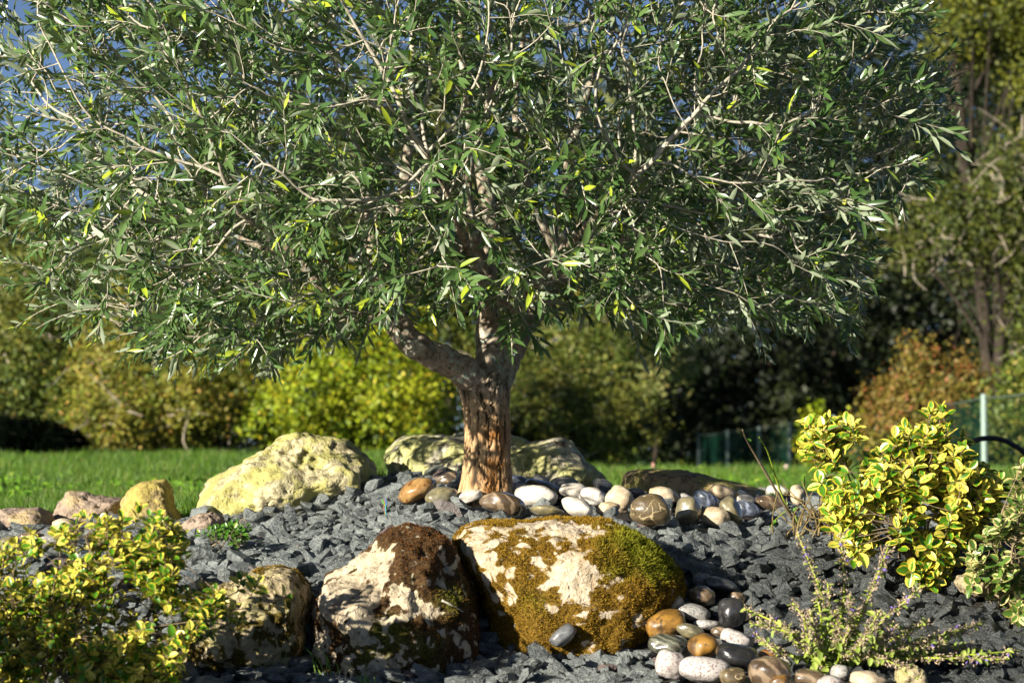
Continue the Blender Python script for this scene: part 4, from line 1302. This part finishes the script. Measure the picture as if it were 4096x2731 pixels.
def dead_stems():
    b = at(3300, 2130, hit(3300, 2130)); b[2] = ground(b[0], b[1])
    root = thing('dead_shrub', 'tangle of dead mossy brown stems left of the bright yellow shrub', 'shrub', b)
    g = simple('dead_stem_bark', (.16, .12, .05), .9, .15, .5, 60)
    r = np.random.default_rng(77)
    for k in range(34):
        p0 = b + np.array([r.normal(0, .055), r.normal(0, .05), 0]); p0[2] = ground(p0[0], p0[1]) - .005
        L = r.uniform(.05, .17)
        d = np.array([r.normal(0, .55), r.normal(0, .5), 1.0]); d /= np.linalg.norm(d)
        S = spline(np.array([p0, p0 + d * L * .5 + r.normal(0, .012, 3), p0 + d * L + r.normal(0, .02, 3)]), 9)
        V, T = tube(S, np.linspace(r.uniform(.0022, .0045), .001, 9), 6)
        link('stem', tri_mesh('stem', V, T, None, True), g, root)
dead_stems()

# ------------------------------------------------------------------ catmint
def catmint():
    b = at(3400, 2650, hit(3400, 2650)); b[2] = ground(b[0], b[1])
    root = thing('catmint', 'sprawling catmint with thin green stems and faded mauve flower spikes', 'plant', b)
    r = np.random.default_rng(31)
    stems = [((3340, 2660), (3160, 2520), (2975, 2430)), ((3330, 2650), (3180, 2540), (3000, 2490)), ((3300, 2650), (3120, 2610), (3025, 2540)),
             ((3310, 2650), (3285, 2480), (3270, 2390)), ((3320, 2650), (3300, 2430), (3190, 2130)), ((3350, 2660), (3375, 2400), (3362, 2130)),
             ((3360, 2660), (3440, 2470), (3560, 2170)), ((3345, 2660), (3330, 2500), (3310, 2330)), ((3380, 2660), (3480, 2530), (3690, 2340)),
             ((3330, 2660), (3250, 2520), (3170, 2410)), ((3400, 2660), (3560, 2560), (3715, 2480)), ((3420, 2660), (3600, 2600), (3790, 2560)),
             ((3400, 2665), (3560, 2590), (3860, 2520)), ((3430, 2670), (3650, 2640), (3900, 2640)), ((3440, 2670), (3700, 2630), (4040, 2650)),
             ((3430, 2680), (3620, 2690), (3860, 2730)), ((3400, 2640), (3480, 2620), (3680, 2720)), ((3380, 2650), (3400, 2500), (3400, 2380)),
             ((3290, 2655), (3240, 2600), (3215, 2470)), ((3350, 2660), (3385, 2540), (3450, 2430)), ((3440, 2660), (3700, 2560), (3940, 2490)),
             ((3320, 2660), (3270, 2560), (3240, 2440)), ((3390, 2660), (3500, 2560), (3590, 2500)), ((3450, 2680), (3800, 2660), (4090, 2720)), ((3360, 2660), (3350, 2560), (3340, 2440)),
             ((3300, 2660), (3200, 2580), (3080, 2470)), ((3370, 2660), (3420, 2600), (3520, 2440))]
    lv = Leaves(MINT_T)
    cal, pet = [], []
    def bit(c, d, L, w, store):
        d = d / (np.linalg.norm(d) + 1e-9)
        a = np.cross(d, r.normal(0, 1, 3)); a /= np.linalg.norm(a); bb = np.cross(d, a)
        V = np.array([c, c + d * L * .6 + a * w, c + d * L * .6 - a * .5 * w + bb * w * .85, c + d * L * .6 - a * .5 * w - bb * w * .85, c + d * L])
        store.append((V, np.array([[0, 1, 2], [0, 2, 3], [0, 3, 1], [4, 2, 1], [4, 3, 2], [4, 1, 3]])))
    for k, st in enumerate(stems):
        D0 = 5.36; D1 = D0 + r.uniform(-.14, .16)
        P = np.array([at(*st[0], D0), at(*st[1], (D0 + D1) / 2), at(*st[2], D1)])
        P[0] = b + np.array([P[0][0] - b[0], r.normal(0, .03), 0])
        P[0][2] = ground(P[0][0], P[0][1])
        P[1:, 2] = np.maximum(P[1:, 2], ground(P[1:, 0], P[1:, 1]) + .035)
        S = spline(P, 26)
        V, T = tube(S, np.linspace(.0032, .0016, 26), 5)
        link('stem', tri_mesh('stem', V, T, None, True), M_GREENSTEM, root)
        L = np.linalg.norm(np.diff(S, axis=0), axis=1).sum()
        flower = r.random() < .85
        nn = max(6, int(L / .014))
        for j in range(nn):
            u = (j + .5) / nn
            c = S[min(25, int(u * 25))]; t = S[min(25, int(u * 25) + 1)] - S[max(0, int(u * 25) - 1)]; t /= np.linalg.norm(t) + 1e-9
            for sgn in (1, -1):
                if r.random() < .2: continue
                lat = np.cross(t, r.normal(0, 1, 3)); lat /= np.linalg.norm(lat)
                dr = lat * sgn + t * .4 + np.array([0, 0, -.1 if u < .5 else .1])
                s = r.uniform(.014, .028) * (1.1 - .4 * u)
                lv.M.append(frames(dr[None], np.array([[-.1, -.3, 1.0]]) + r.normal(0, .3, (1, 3)), np.array([s]))); lv.T.append(c[None]); lv.k.append(r.integers(0, 3, 1)); lv.lr.append(r.random(1) * .99)
            if flower and u > .38 or r.random() < .2:
                for q in range(15):
                    d = r.normal(0, 1, 3) + t * .9
                    bit(c + r.normal(0, .0045, 3), d, r.uniform(.006, .012), .0019, cal)
                if u > .75 and r.random() < .22:
                    for q in range(3):
                        d = r.normal(0, 1, 3) + t * .5 + np.array([0, -.5, 0])
                        bit(c + d / np.linalg.norm(d) * .005, d, .010, .0032, pet)
    V, T = join(cal); stuff(link('flower_calyx', tri_mesh('flower_calyx', V, T), M_CALYX, root))
    V, T = join(pet); stuff(link('petal', tri_mesh('petal', V, T), M_PETAL, root))
    lv.build(root, M_MINT, 'leaf', 'foliage', 300, 14)
catmint()

# ------------------------------------------------------------------ small things in the bed
def cable_stub():
    D = hit(1540, 2050)
    b = at(1540, 2050, D)
    root = thing('cable_stub', 'three bare coloured wire ends sticking out of the slate', 'cable', b)
    for pts, col in (([(1540, 2062), (1543, 2030), (1532, 2005), (1528, 1996)], (.10, .45, .03)), ([(1542, 2062), (1536, 2030), (1541, 2005), (1535, 1997)], (.30, .09, .03)), ([(1546, 2060), (1541, 2035), (1546, 2010), (1541, 1994)], (.02, .20, .55))):
        S = spline(np.array([at(a, c, D - .01) for a, c in pts]), 16)
        V, T = tube(S, np.full(16, .0015), 6)
        link('wire', tri_mesh('wire', V, T, None, True), simple('wire_' + str(col[2]), col, .4, .5, .1), root)
cable_stub()

def stick():
    # rests on the face of the pitted boulder
    P = pitted[1]
    out = []
    qx, qy = proj(P)
    for a, c in ((1768, 2402), (1808, 2424), (1850, 2450)):
        dd = (qx - a) ** 2 + (qy - c) ** 2 + 1e9 * (P[:, 1] > 5.85)
        k = np.argsort(dd)[:8]
        out.append(P[k].mean(0) + np.array([0, -.004, .002]))
    V, T = tube(spline(np.array(out), 14), np.linspace(.0032, .0018, 14), 7)
    o = link('stick', tri_mesh('stick', V, T, None, True), M_TWIG)
    tag(o, 'short dry stick lying on the pitted cream boulder', 'stick')
stick()

def weed(px, py, label, seed, n, hgt, dry):
    r = np.random.default_rng(seed)
    b = at(px, py, hit(px, py)); b[2] = ground(b[0], b[1])
    root = thing('grass_tuft', label, 'grass', b)
    m = simple('dry_grass_' + str(seed), (.50, .42, .24) if dry else (.16, .28, .04), .7, .3, .2)
    for k in range(n):
        d = np.array([r.normal(0, .35), r.normal(0, .25), 1]); L = hgt * r.uniform(.5, 1.1)
        p0 = b + np.array([r.normal(0, .015), r.normal(0, .015), -.005])
        S = spline(np.array([p0, p0 + d * L * .5, p0 + d * L + np.array([r.normal(0, .03), 0, -.02])]), 8)
        sd = np.array([1, .2, 0]) / 1.02
        w = np.linspace(.0016, .0003, 8)
        V = np.stack([S - sd * w[:, None], S + sd * w[:, None], S + np.array([0, -.0008, 0])], 1).reshape(-1, 3)
        i = np.arange(7)[:, None] * 3
        T = np.vstack([np.hstack([i, i + 2, i + 5]), np.hstack([i, i + 5, i + 3]), np.hstack([i + 2, i + 1, i + 4]), np.hstack([i + 2, i + 4, i + 5])])
        link('blade', tri_mesh('blade', V, T, None, True), m, root)
weed(1310, 2690, 'thin dry and green grass blades at the foot of the pitted boulder', 5, 7, .10, False)
weed(1380, 2720, 'wispy straw coloured grass in the slate before the pitted boulder', 6, 6, .08, True)
weed(1480, 2728, 'short green seedling grass at the base of the pitted boulder', 7, 9, .045, False)

def hose():
    D = 9.6
    pts = [(3760, 1990), (3800, 1880), (3850, 1800), (3900, 1762), (3950, 1752), (3994, 1755), (4026, 1765), (4061, 1784), (4096, 1809), (4150, 1860), (4210, 1950), (4240, 2020)]
    P = np.array([at(a, c, D) for a, c in pts])
    P[0, 2] = ground(P[0, 0], P[0, 1]) - .01; P[-1, 2] = ground(P[-1, 0], P[-1, 1]) - .01
    V, T = tube(spline(P, 60), np.full(60, .0105), 12)
    g = simple('black_plastic', (.012, .012, .016), .5, .4, .1)
    o = link('hose', tri_mesh('hose', V, T, None, True), g)
    tag(o, 'black plastic hose arching over the lawn behind the bright yellow shrub', 'hose')
hose()

# ------------------------------------------------------------------ lawn grass
def lawn_grass():
    n = 330000
    D = 8.0 + 18.0 * rng.random(n) ** 1.25
    X = (rng.random(n) * 2 - 1) * (D * .2118 + .25)
    px = PW / 2 + X / D * FPX
    keep = (D > bed_back(X) + .04 * vnoise(np.stack([X * 6, X * 0, X * 0], 1), 8))
    keep &= (D < 25.6) & ((px < 1550) | ((px > 2250) & (D < 20.6)) )
    X, D = X[keep], D[keep]; n = len(X)
    P = np.stack([X, D, ground(X, D)], 1)
    clump = fbm(P * np.array([2.2, 2.2, 0]), 3, 66)
    h = (.020 + .045 * rng.random(n) ** 2) * (1 + .6 * clump) * (1 + .3 * (D > 15))
    w = .0022 + .0014 * (D - 8) / 6
    yaw = rng.uniform(0, 2 * np.pi, n)
    sd = np.stack([np.cos(yaw), np.sin(yaw), 0 * yaw], 1)
    lean = rng.normal(0, .45, (n, 3)); lean[:, 2] = 1
    V = np.stack([P - sd * w[:, None], P + sd * w[:, None], P + lean * h[:, None]], 1).reshape(-1, 3)
    g = NT('grass_blade')
    lr = g.attr('lr')
    c = g.mix(lr, (.020, .075, .006), (.12, .23, .018))
    c = g.mix(g.ramp(g.noise(g.pos(), 1.3, 3), .4, .7), c, g.mix(.5, c, (.16, .26, .03)))
    c = g.mix(g.ramp(lr, .95, .97), c, (.30, .27, .08))
    p = g.principled(c, .5, .4); t = g.n('ShaderNodeBsdfTranslucent', None, Color=c).outputs[0]
    o = link('lawn_grass', tri_mesh('lawn_grass', V, np.arange(n * 3).reshape(-1, 3), {'lr': np.repeat(rng.random(n), 3)}), g.done(g.shmix(.35, p, t)))
    tag(o, 'short green lawn grass behind the edging stones', 'grass'); stuff(o)
lawn_grass()
def clover():
    lv = Leaves(BROAD_T)
    n = 9000
    D = 8.6 + 16 * rng.random(n) ** 1.1
    X = (rng.random(n) * 2 - 1) * (D * .2118 + .2)
    px = PW / 2 + X / D * FPX
    nz = vnoise(np.stack([X * 1.6, D * .7, X * 0], 1), 91)
    k = (px < 1500) & (D > bed_back(X) + .15) & (nz > .0) | (px > 2300) & (D > bed_back(X) + .3) & (D < 20) & (nz > .35)
    X, D = X[k], D[k]; n = len(X)
    P = np.stack([X, D, ground(X, D) + .02 + .015 * rng.random(n)], 1)
    dr = rng.normal(0, 1, (n, 3)); dr[:, 2] = np.abs(dr[:, 2]) * .6
    lv.add(frames(dr, np.array([[-.3, -.5, 1]]) + rng.normal(0, .35, (n, 3)), rng.uniform(.02, .045, n)), P)
    lv.cat()
    Vs, Ts, Es, Ls, off = [], [], [], [], 0
    for t, (V, T, E) in enumerate(lv.tmpl):
        i = np.where(lv.k == t)[0]
        Vs.append((np.einsum('nij,vj->nvi', lv.M[i], V) + lv.T[i][:, None, :]).reshape(-1, 3)); Ts.append((T[None] + (np.arange(len(i)) * len(V))[:, None, None]).reshape(-1, 3) + off)
        off += len(i) * len(V); Es.append(np.tile(E, len(i))); Ls.append(np.repeat(lv.lr[i], len(V)))
    o = link('lawn_clover', tri_mesh('lawn_clover', np.vstack(Vs), np.vstack(Ts), {'lr': np.concatenate(Ls)}, True), leaf_material('clover_leaf', (.05, .14, .010), (.14, .26, .02), (.2, .28, .03), (.09, .16, .03), rough=.75, spec=.15))
    tag(o, 'low clover and broad leaved weeds in the lawn', 'clover'); stuff(o)
clover()

# ------------------------------------------------------------------ background trees and shrubs
def bg_leaf_mat(name, a, b, accent, amt=.1, spec=.35):
    g = NT(name)
    lr = g.attr('lr'); cl = g.attr('clump')
    c = g.mix(lr, a, b)
    c = g.mix(g.math('MULTIPLY', g.ramp(cl, .4, .8), .6), c, g.mix(.5, b, accent))
    c = g.mix(g.ramp(lr, 1 - amt, 1 - amt + .03), c, accent)
    p = g.principled(c, .55, spec); t = g.n('ShaderNodeBsdfTranslucent', None, Color=c).outputs[0]
    return g.done(g.shmix(.12, p, t))

M_BGBARK = simple('background_bark', (.035, .028, .022), .95, .1, .4, 8)
M_PALETWIG = simple('pale_bare_twig', (.42, .36, .28), .9, .2, .2, 8)

def bg_plant(name, label, cat, blobs, n, leaf, mat, seed, trunk=None, twig=0, group=None, clump_r=.25, part='crown', nclump=None, ragged=.10):
    """blobs: list of (px, py, D, rx_px, ry_px, rdepth_m) ellipsoids; leaves gather in clumps near each ellipsoid's surface"""
    r = np.random.default_rng(seed)
    B = np.array([[*at(a, c, D), rx * D / FPX, rd, ry * D / FPX] for a, c, D, rx, ry, rd in blobs])
    x0, y0 = B[:, 0].mean(), B[:, 1].mean()
    base = np.array([x0, y0, float(ground(x0, y0))])
    root = thing(name, label, cat, base, group)
    vol = (B[:, 3] * B[:, 5] + B[:, 3] * B[:, 4] + B[:, 4] * B[:, 5]); vol = vol / vol.sum()
    nc = nclump or max(30, n // 85)
    bi = r.choice(len(B), nc, p=vol)
    d = r.normal(0, 1, (nc, 3)); d[:, 1] -= .35 * np.abs(d[:, 1]); d /= np.linalg.norm(d, axis=1)[:, None]
    rr = 1 - .45 * r.random(nc) ** 1.6
    rr *= 1 + ragged * r.normal(0, 1, nc)
    cen = B[bi, :3] + d * rr[:, None] * B[bi, 3:]
    cs = clump_r * (.6 + .8 * r.random(nc))
    ci = r.integers(0, nc, n)
    P = cen[ci] + r.normal(0, .55, (n, 3)) * cs[ci][:, None]
    P[:, 2] = np.maximum(P[:, 2], ground(P[:, 0], P[:, 1]) + .02)
    out = d[ci] + r.normal(0, .8, (n, 3)) + np.array([0, 0, .25])
    dr = np.cross(out, r.normal(0, 1, (n, 3)))
    s = leaf * r.uniform(.6, 1.3, n)
    M = frames(dr, out, s)
    q = np.array([[-.5, 0, 0], [0, -.34, .06], [.5, 0, 0], [0, .34, .06]])
    V = (np.einsum('nij,vj->nvi', M, q) + P[:, None, :]).reshape(-1, 3)
    k = np.arange(n)[:, None] * 4
    T = np.vstack([np.hstack([k, k + 1, k + 2]), np.hstack([k, k + 2, k + 3])])
    clr = r.random(nc)
    stuff(link(part, tri_mesh(part, V, T, {'lr': np.repeat(r.random(n), 4), 'clump': np.repeat(clr[ci], 4)}), mat, root))
    # trunk / stems reaching into the blobs
    parts = []
    tr = trunk or .05
    top = B[np.argmax(B[:, 2])]
    S = spline(np.array([base - [0, 0, .1], base + (top[:3] - base) * .5 + [r.normal(0, .1), 0, 0], top[:3]]), 16)
    V, T = tube(S, np.linspace(tr, tr * .35, 16), 8)
    link('trunk', tri_mesh('trunk', V, T, None, True), M_BGBARK, root)
    for b in B:
        for j in range(4):
            tgt = b[:3] + r.normal(0, .45, 3) * b[3:]
            st = S[r.integers(3, 13)]
            C = spline(np.array([st, (st + tgt) / 2 + [0, 0, .12], tgt]), 8)
            parts.append(tube(C, np.linspace(tr * .25, tr * .06, 8), 5, False))
    V, T = join(parts)
    stuff(link('branch', tri_mesh('branch', V, T, None, True), M_BGBARK, root))
    if twig:
        tw = []
        for j in range(twig):
            c = cen[r.integers(0, nc)]
            dd = r.normal(0, 1, 3) + np.array([-.2, -.7, -.1]); dd /= np.linalg.norm(dd)
            L = r.uniform(.25, .6)
            C = spline(np.array([c, c + dd * L * .5 + r.normal(0, .05, 3), c + dd * L + r.normal(0, .08, 3)]), 7)
            tw.append(tube(C, np.linspace(.010, .003, 7), 4, False))
        V, T = join(tw)
        stuff(link('bare_twig', tri_mesh('bare_twig', V, T, None, True), M_PALETWIG, root))
    return root

BM = {
    'yellow': bg_leaf_mat('bg_yellow_green', (.05, .10, .004), (.30, .38, .008), (.42, .34, .015), .08),
    'brown': bg_leaf_mat('bg_brown_yellow', (.045, .070, .007), (.22, .245, .018), (.32, .18, .035), .08),
    'green': bg_leaf_mat('bg_mid_green', (.028, .055, .006), (.10, .14, .014), (.22, .18, .03), .08),
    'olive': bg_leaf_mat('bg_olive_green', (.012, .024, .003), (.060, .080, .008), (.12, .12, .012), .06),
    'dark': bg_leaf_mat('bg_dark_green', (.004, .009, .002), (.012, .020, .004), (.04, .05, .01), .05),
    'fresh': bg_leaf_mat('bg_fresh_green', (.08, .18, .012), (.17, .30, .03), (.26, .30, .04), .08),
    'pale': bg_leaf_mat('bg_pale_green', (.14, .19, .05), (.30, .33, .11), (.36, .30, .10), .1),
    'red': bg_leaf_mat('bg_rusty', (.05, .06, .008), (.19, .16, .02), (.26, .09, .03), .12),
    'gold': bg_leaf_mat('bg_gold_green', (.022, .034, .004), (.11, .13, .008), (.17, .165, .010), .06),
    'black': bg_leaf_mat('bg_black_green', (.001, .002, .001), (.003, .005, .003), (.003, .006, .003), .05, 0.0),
}
bg_plant('bush', 'olive green bush at the far end of the lawn above the dark low shrub', 'bush', [(-60, 1480, 27.5, 420, 360, 1.0), (180, 1300, 28.5, 330, 420, 1.0), (250, 1620, 27, 180, 210, .6)], 24000, .052, BM['green'], 1, twig=30, clump_r=.2)
bg_plant('bush', 'brownish autumn bush with orange specks beyond the lawn', 'bush', [(560, 1480, 26.5, 300, 330, .9), (760, 1560, 26.3, 230, 270, .8), (480, 1680, 26, 190, 150, .6), (700, 1250, 27.5, 280, 260, .9)], 30000, .045, BM['brown'], 2, twig=70, clump_r=.18)
bg_plant('bush', 'bright yellow green bush beyond the lawn left of the olive trunk', 'bush', [(1240, 1520, 26.5, 230, 300, .8), (1500, 1560, 26.5, 260, 260, .8), (1660, 1640, 26.8, 160, 190, .6), (1400, 1300, 27.5, 340, 260, .9), (1120, 1660, 26, 130, 160, .5)], 27000, .050, BM['yellow'], 3, clump_r=.2)
bg_plant('tree', 'leafy green tree rising behind the brownish autumn bush', 'tree', [(500, 900, 34, 620, 380, 1.5), (-50, 1000, 34, 420, 330, 1.4), (900, 1050, 33, 420, 330, 1.4)], 15000, .10, BM['olive'], 4, trunk=.12)
bg_plant('tree', 'leafy green tree rising behind the bright yellow green bush', 'tree', [(1500, 800, 35, 520, 430, 1.6), (1900, 1050, 34, 380, 420, 1.4), (1900, 500, 36, 360, 330, 1.4)], 15000, .10, BM['olive'], 5, trunk=.12)
bg_plant('bush', 'shaded green bush right behind the olive trunk with pale stems', 'bush', [(2150, 1600, 31, 260, 260, 1.0), (2380, 1650, 30, 240, 210, .9), (2280, 1360, 32, 330, 280, 1.0)], 22000, .055, BM['green'], 6, twig=60, clump_r=.2)
bg_plant('bush', 'pale grey green sunlit bush beyond the fence end', 'bush', [(2600, 1420, 36, 170, 220, 1.0), (2480, 1280, 36, 200, 180, 1.0), (2690, 1250, 37, 200, 170, .9)], 8000, .085, BM['pale'], 7)
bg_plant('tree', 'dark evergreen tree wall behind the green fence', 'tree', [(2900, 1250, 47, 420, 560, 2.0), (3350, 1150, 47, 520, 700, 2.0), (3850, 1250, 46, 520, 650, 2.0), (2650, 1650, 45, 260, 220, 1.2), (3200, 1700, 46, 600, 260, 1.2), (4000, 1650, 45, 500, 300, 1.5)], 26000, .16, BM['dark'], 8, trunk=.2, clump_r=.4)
for k, (px, top, m_, lab) in enumerate(((-150, 900, 'green', 'far green wood tree at the left end of the row'), (450, 800, 'olive', 'far olive green wood tree behind the brownish bush'), (1050, 650, 'green', 'far green wood tree between the autumn bushes'),
        (1650, 250, 'olive', 'tall far wood tree behind the olive trunk'), (2250, 100, 'green', 'tall far wood tree right of the olive trunk'), (2850, 250, 'dark', 'tall dark far wood tree above the fence'), (3400, 100, 'dark', 'tall dark far wood tree at the thick of the wood'), (4050, 60, 'dark', 'tall dark far wood tree by the sky gaps'))):
    cy = (top + 1850) / 2
    bg_plant('tree', lab, 'tree', [(px, cy, 56 + 2 * (k % 3), 440, (1850 - top) / 2, 2.2), (px + 120, 1500, 54, 400, 380, 2.0)], 17000, .19, BM[m_], 40 + k, trunk=.25, clump_r=.5, group='far wood behind the garden')
bg_plant('tree', 'tall tree with sunlit yellowish top beside the open patches of sky', 'tree', [(3930, 110, 30, 230, 150, .9), (4140, 260, 30, 150, 170, .8), (3760, -120, 30, 260, 180, 1.0), (4150, -60, 30, 200, 200, .9)], 17000, .062, BM['gold'], 9, trunk=.12)
bg_plant('tree', 'olive toned tree with drooping bare grey twigs at the right edge of the garden', 'tree', [(3860, 900, 27, 290, 140, .9), (4090, 690, 27, 160, 130, .7), (4110, 960, 27, 160, 180, .7), (3630, 970, 27.5, 150, 90, .6), (4170, 1300, 26.5, 100, 270, .6)], 20000, .055, BM['olive'], 10, trunk=.1, twig=160)
bg_plant('bush', 'rusty red and yellow bush behind the fence', 'bush', [(3690, 1680, 25.5, 210, 200, .7), (3790, 1560, 25.5, 150, 150, .6), (3570, 1700, 25.5, 130, 170, .5), (3650, 1480, 25.5, 80, 110, .4)], 13000, .048, BM['red'], 11, clump_r=.16)
bg_plant('bush', 'small fresh green bush seen through the green fence', 'bush', [(2880, 1810, 46, 70, 90, .4), (2850, 1870, 46, 90, 60, .4), (2960, 1860, 46, 60, 60, .4)], 2600, .07, BM['fresh'], 12, clump_r=.12)
bg_plant('bush', 'yellow green bush between fence and bright yellow shrub', 'bush', [(3280, 1760, 33, 80, 120, .5), (3420, 1700, 33, 70, 110, .4), (3350, 1820, 33, 130, 90, .5)], 3500, .07, BM['yellow'], 13, clump_r=.15)
bg_plant('bush', 'low shaded undergrowth bush by the right end of the fence', 'bush', [(4050, 1700, 24, 150, 120, .5), (4120, 1560, 25, 110, 140, .5)], 3600, .06, BM['green'], 14)
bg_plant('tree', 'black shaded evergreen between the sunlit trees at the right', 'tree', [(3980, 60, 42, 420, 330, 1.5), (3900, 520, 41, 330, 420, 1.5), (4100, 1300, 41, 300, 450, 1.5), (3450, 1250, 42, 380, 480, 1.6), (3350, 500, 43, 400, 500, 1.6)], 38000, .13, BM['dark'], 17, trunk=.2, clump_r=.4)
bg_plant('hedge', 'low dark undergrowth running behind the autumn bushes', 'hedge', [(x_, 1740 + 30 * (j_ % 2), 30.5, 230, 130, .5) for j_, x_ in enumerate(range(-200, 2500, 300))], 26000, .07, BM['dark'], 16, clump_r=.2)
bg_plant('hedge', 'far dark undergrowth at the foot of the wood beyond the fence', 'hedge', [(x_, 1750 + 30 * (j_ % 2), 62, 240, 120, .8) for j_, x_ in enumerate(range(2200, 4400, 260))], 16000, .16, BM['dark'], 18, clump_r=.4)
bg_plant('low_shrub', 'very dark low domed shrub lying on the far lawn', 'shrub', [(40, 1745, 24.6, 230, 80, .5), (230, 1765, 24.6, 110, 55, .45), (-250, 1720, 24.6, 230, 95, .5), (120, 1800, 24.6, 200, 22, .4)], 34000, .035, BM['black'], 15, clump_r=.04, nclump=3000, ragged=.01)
# unseen trees added left of the frame to shade the wood behind the fence
for k, (x, y, h) in enumerate(((-16.5, 28.0, 11), (-13.5, 34.0, 10), (-19.0, 26.0, 12))):
    p = proj(np.array([x, y, h * .6]))
    bg_plant('tree', ('broad unseen dark evergreen tree added for shade left of the bushes', 'unseen dark evergreen tree added for shade behind the broad left one', 'tallest unseen dark evergreen tree added for shade far left of the lawn')[k], 'tree',
             [(p[0], p[1], y, 2.4 / y * FPX, h * .42 / y * FPX, 2.2)], 9000, .28, BM['dark'], 20 + k, trunk=.2, clump_r=.5)

# ------------------------------------------------------------------ green fence
def fence():
    posts = [(2795, 1733, 44.0), (2911, 1718, 41.2), (3036, 1702, 38.5), (3158, 1686, 36.0), (3335, 1662, 32.8), (3510, 1636, 29.6), (3712, 1610, 25.8), (3935, 1576, 22.2), (4190, 1540, 19.0)]
    tops = [at(a, c, D) for a, c, D in posts]
    b = tops[0].copy(); b[2] -= 1.5
    root = thing('fence', 'green post and mesh fence with dark screening along the wood', 'fence', b)
    mp = simple('green_post_paint', (.20, .28, .24), .5, .5, .1)
    g = NT('screen_cloth')
    wv = g.noise(g.pos(), 6, 3)
    d = g.principled(g.mix(wv, (.003, .026, .017), (.006, .042, .027)), .8, .1)
    t = g.n('ShaderNodeBsdfTransparent').outputs[0]
    ms = g.done(g.shmix(.55, d, t))
    g2 = NT('open_mesh')
    mw_open = g2.done(g2.shmix(.9, g2.principled((.01, .05, .035), .8, .1), g2.n('ShaderNodeBsdfTransparent').outputs[0]))
    mw = simple('fence_wire', (.10, .14, .12), .5, .5, .1)
    for k, tp in enumerate(tops):
        z0 = min(float(ground(tp[0], tp[1])) - .1, tp[2] - 1.3)
        V, T = tube(np.array([[tp[0], tp[1], z0], [tp[0], tp[1], tp[2]]]), np.array([.028, .028]), 8)
        link('post', tri_mesh('post', V, T, None, False), mp, root)
        if k:
            a, c = tops[k - 1], tp
            la = min(float(ground(a[0], a[1])) - .05, a[2] - 1.3); lc = z0
            n = 12; u = np.linspace(0, 1, n); mm = ms if k < 8 else mw_open
            up_ = a[None] * (1 - u[:, None]) + c[None] * u[:, None]; up_[:, 2] -= .03 + .02 * np.sin(u * np.pi)
            dn = up_.copy(); dn[:, 2] = la * (1 - u) + lc * u
            off = np.array([.03, 0, 0])
            V = np.vstack([up_ + off, dn + off]); i = np.arange(n - 1)[:, None]
            Q = np.hstack([i, i + 1, i + n + 1, i + n])
            panel = link('screen_panel', tri_mesh('screen_panel', V, Q), mm, root)
            for f in (0, .5):
                Vt, Tt = tube(up_ * (1 - f) + dn * f, np.full(n, .006), 4, False)
                link('wire', tri_mesh('wire', Vt, Tt), mw).parent = panel
fence()

# ------------------------------------------------------------------ small stakes at the lawn edge
for (px, py0, py1, D, ball, lab) in ((3146, 1868, 1900, 19.4, True, 'pale pink round flower head on a stalk at the lawn edge'), (2612, 1850, 1890, 19.6, False, 'short pinkish stake at the lawn edge behind the flat brown rock'), (2935, 1872, 1892, 19.8, False, 'short reddish stake at the lawn edge before the fence')):
    a, b = at(px, py0, D), at(px, py1, D); b[2] = min(b[2], float(ground(b[0], b[1])))
    root = thing('flower_stalk' if ball else 'stake', lab, 'flower' if ball else 'stake', b)
    V, T = tube(np.array([b - [0, 0, .02], (a + b) / 2 + [.004, 0, 0], a]), np.array([.014, .012, .011]), 8)
    m = simple('stake_pink_' + str(px), (.42, .22, .18), .7, .3, .2)
    link('stalk', tri_mesh('stalk', V, T, None, True), m, root)
    if ball:
        V, T = ICO[3]
        link('flower_head', tri_mesh('flower_head', V * .022 * (1 + .15 * vnoise(V * 4, 3))[:, None] + a, T, None, True), simple('pink_flower', (.66, .48, .44), .8, .2, .2), root)
print('objects', len(bpy.data.objects), 'tris', sum(len(m.polygons) for m in bpy.data.meshes))
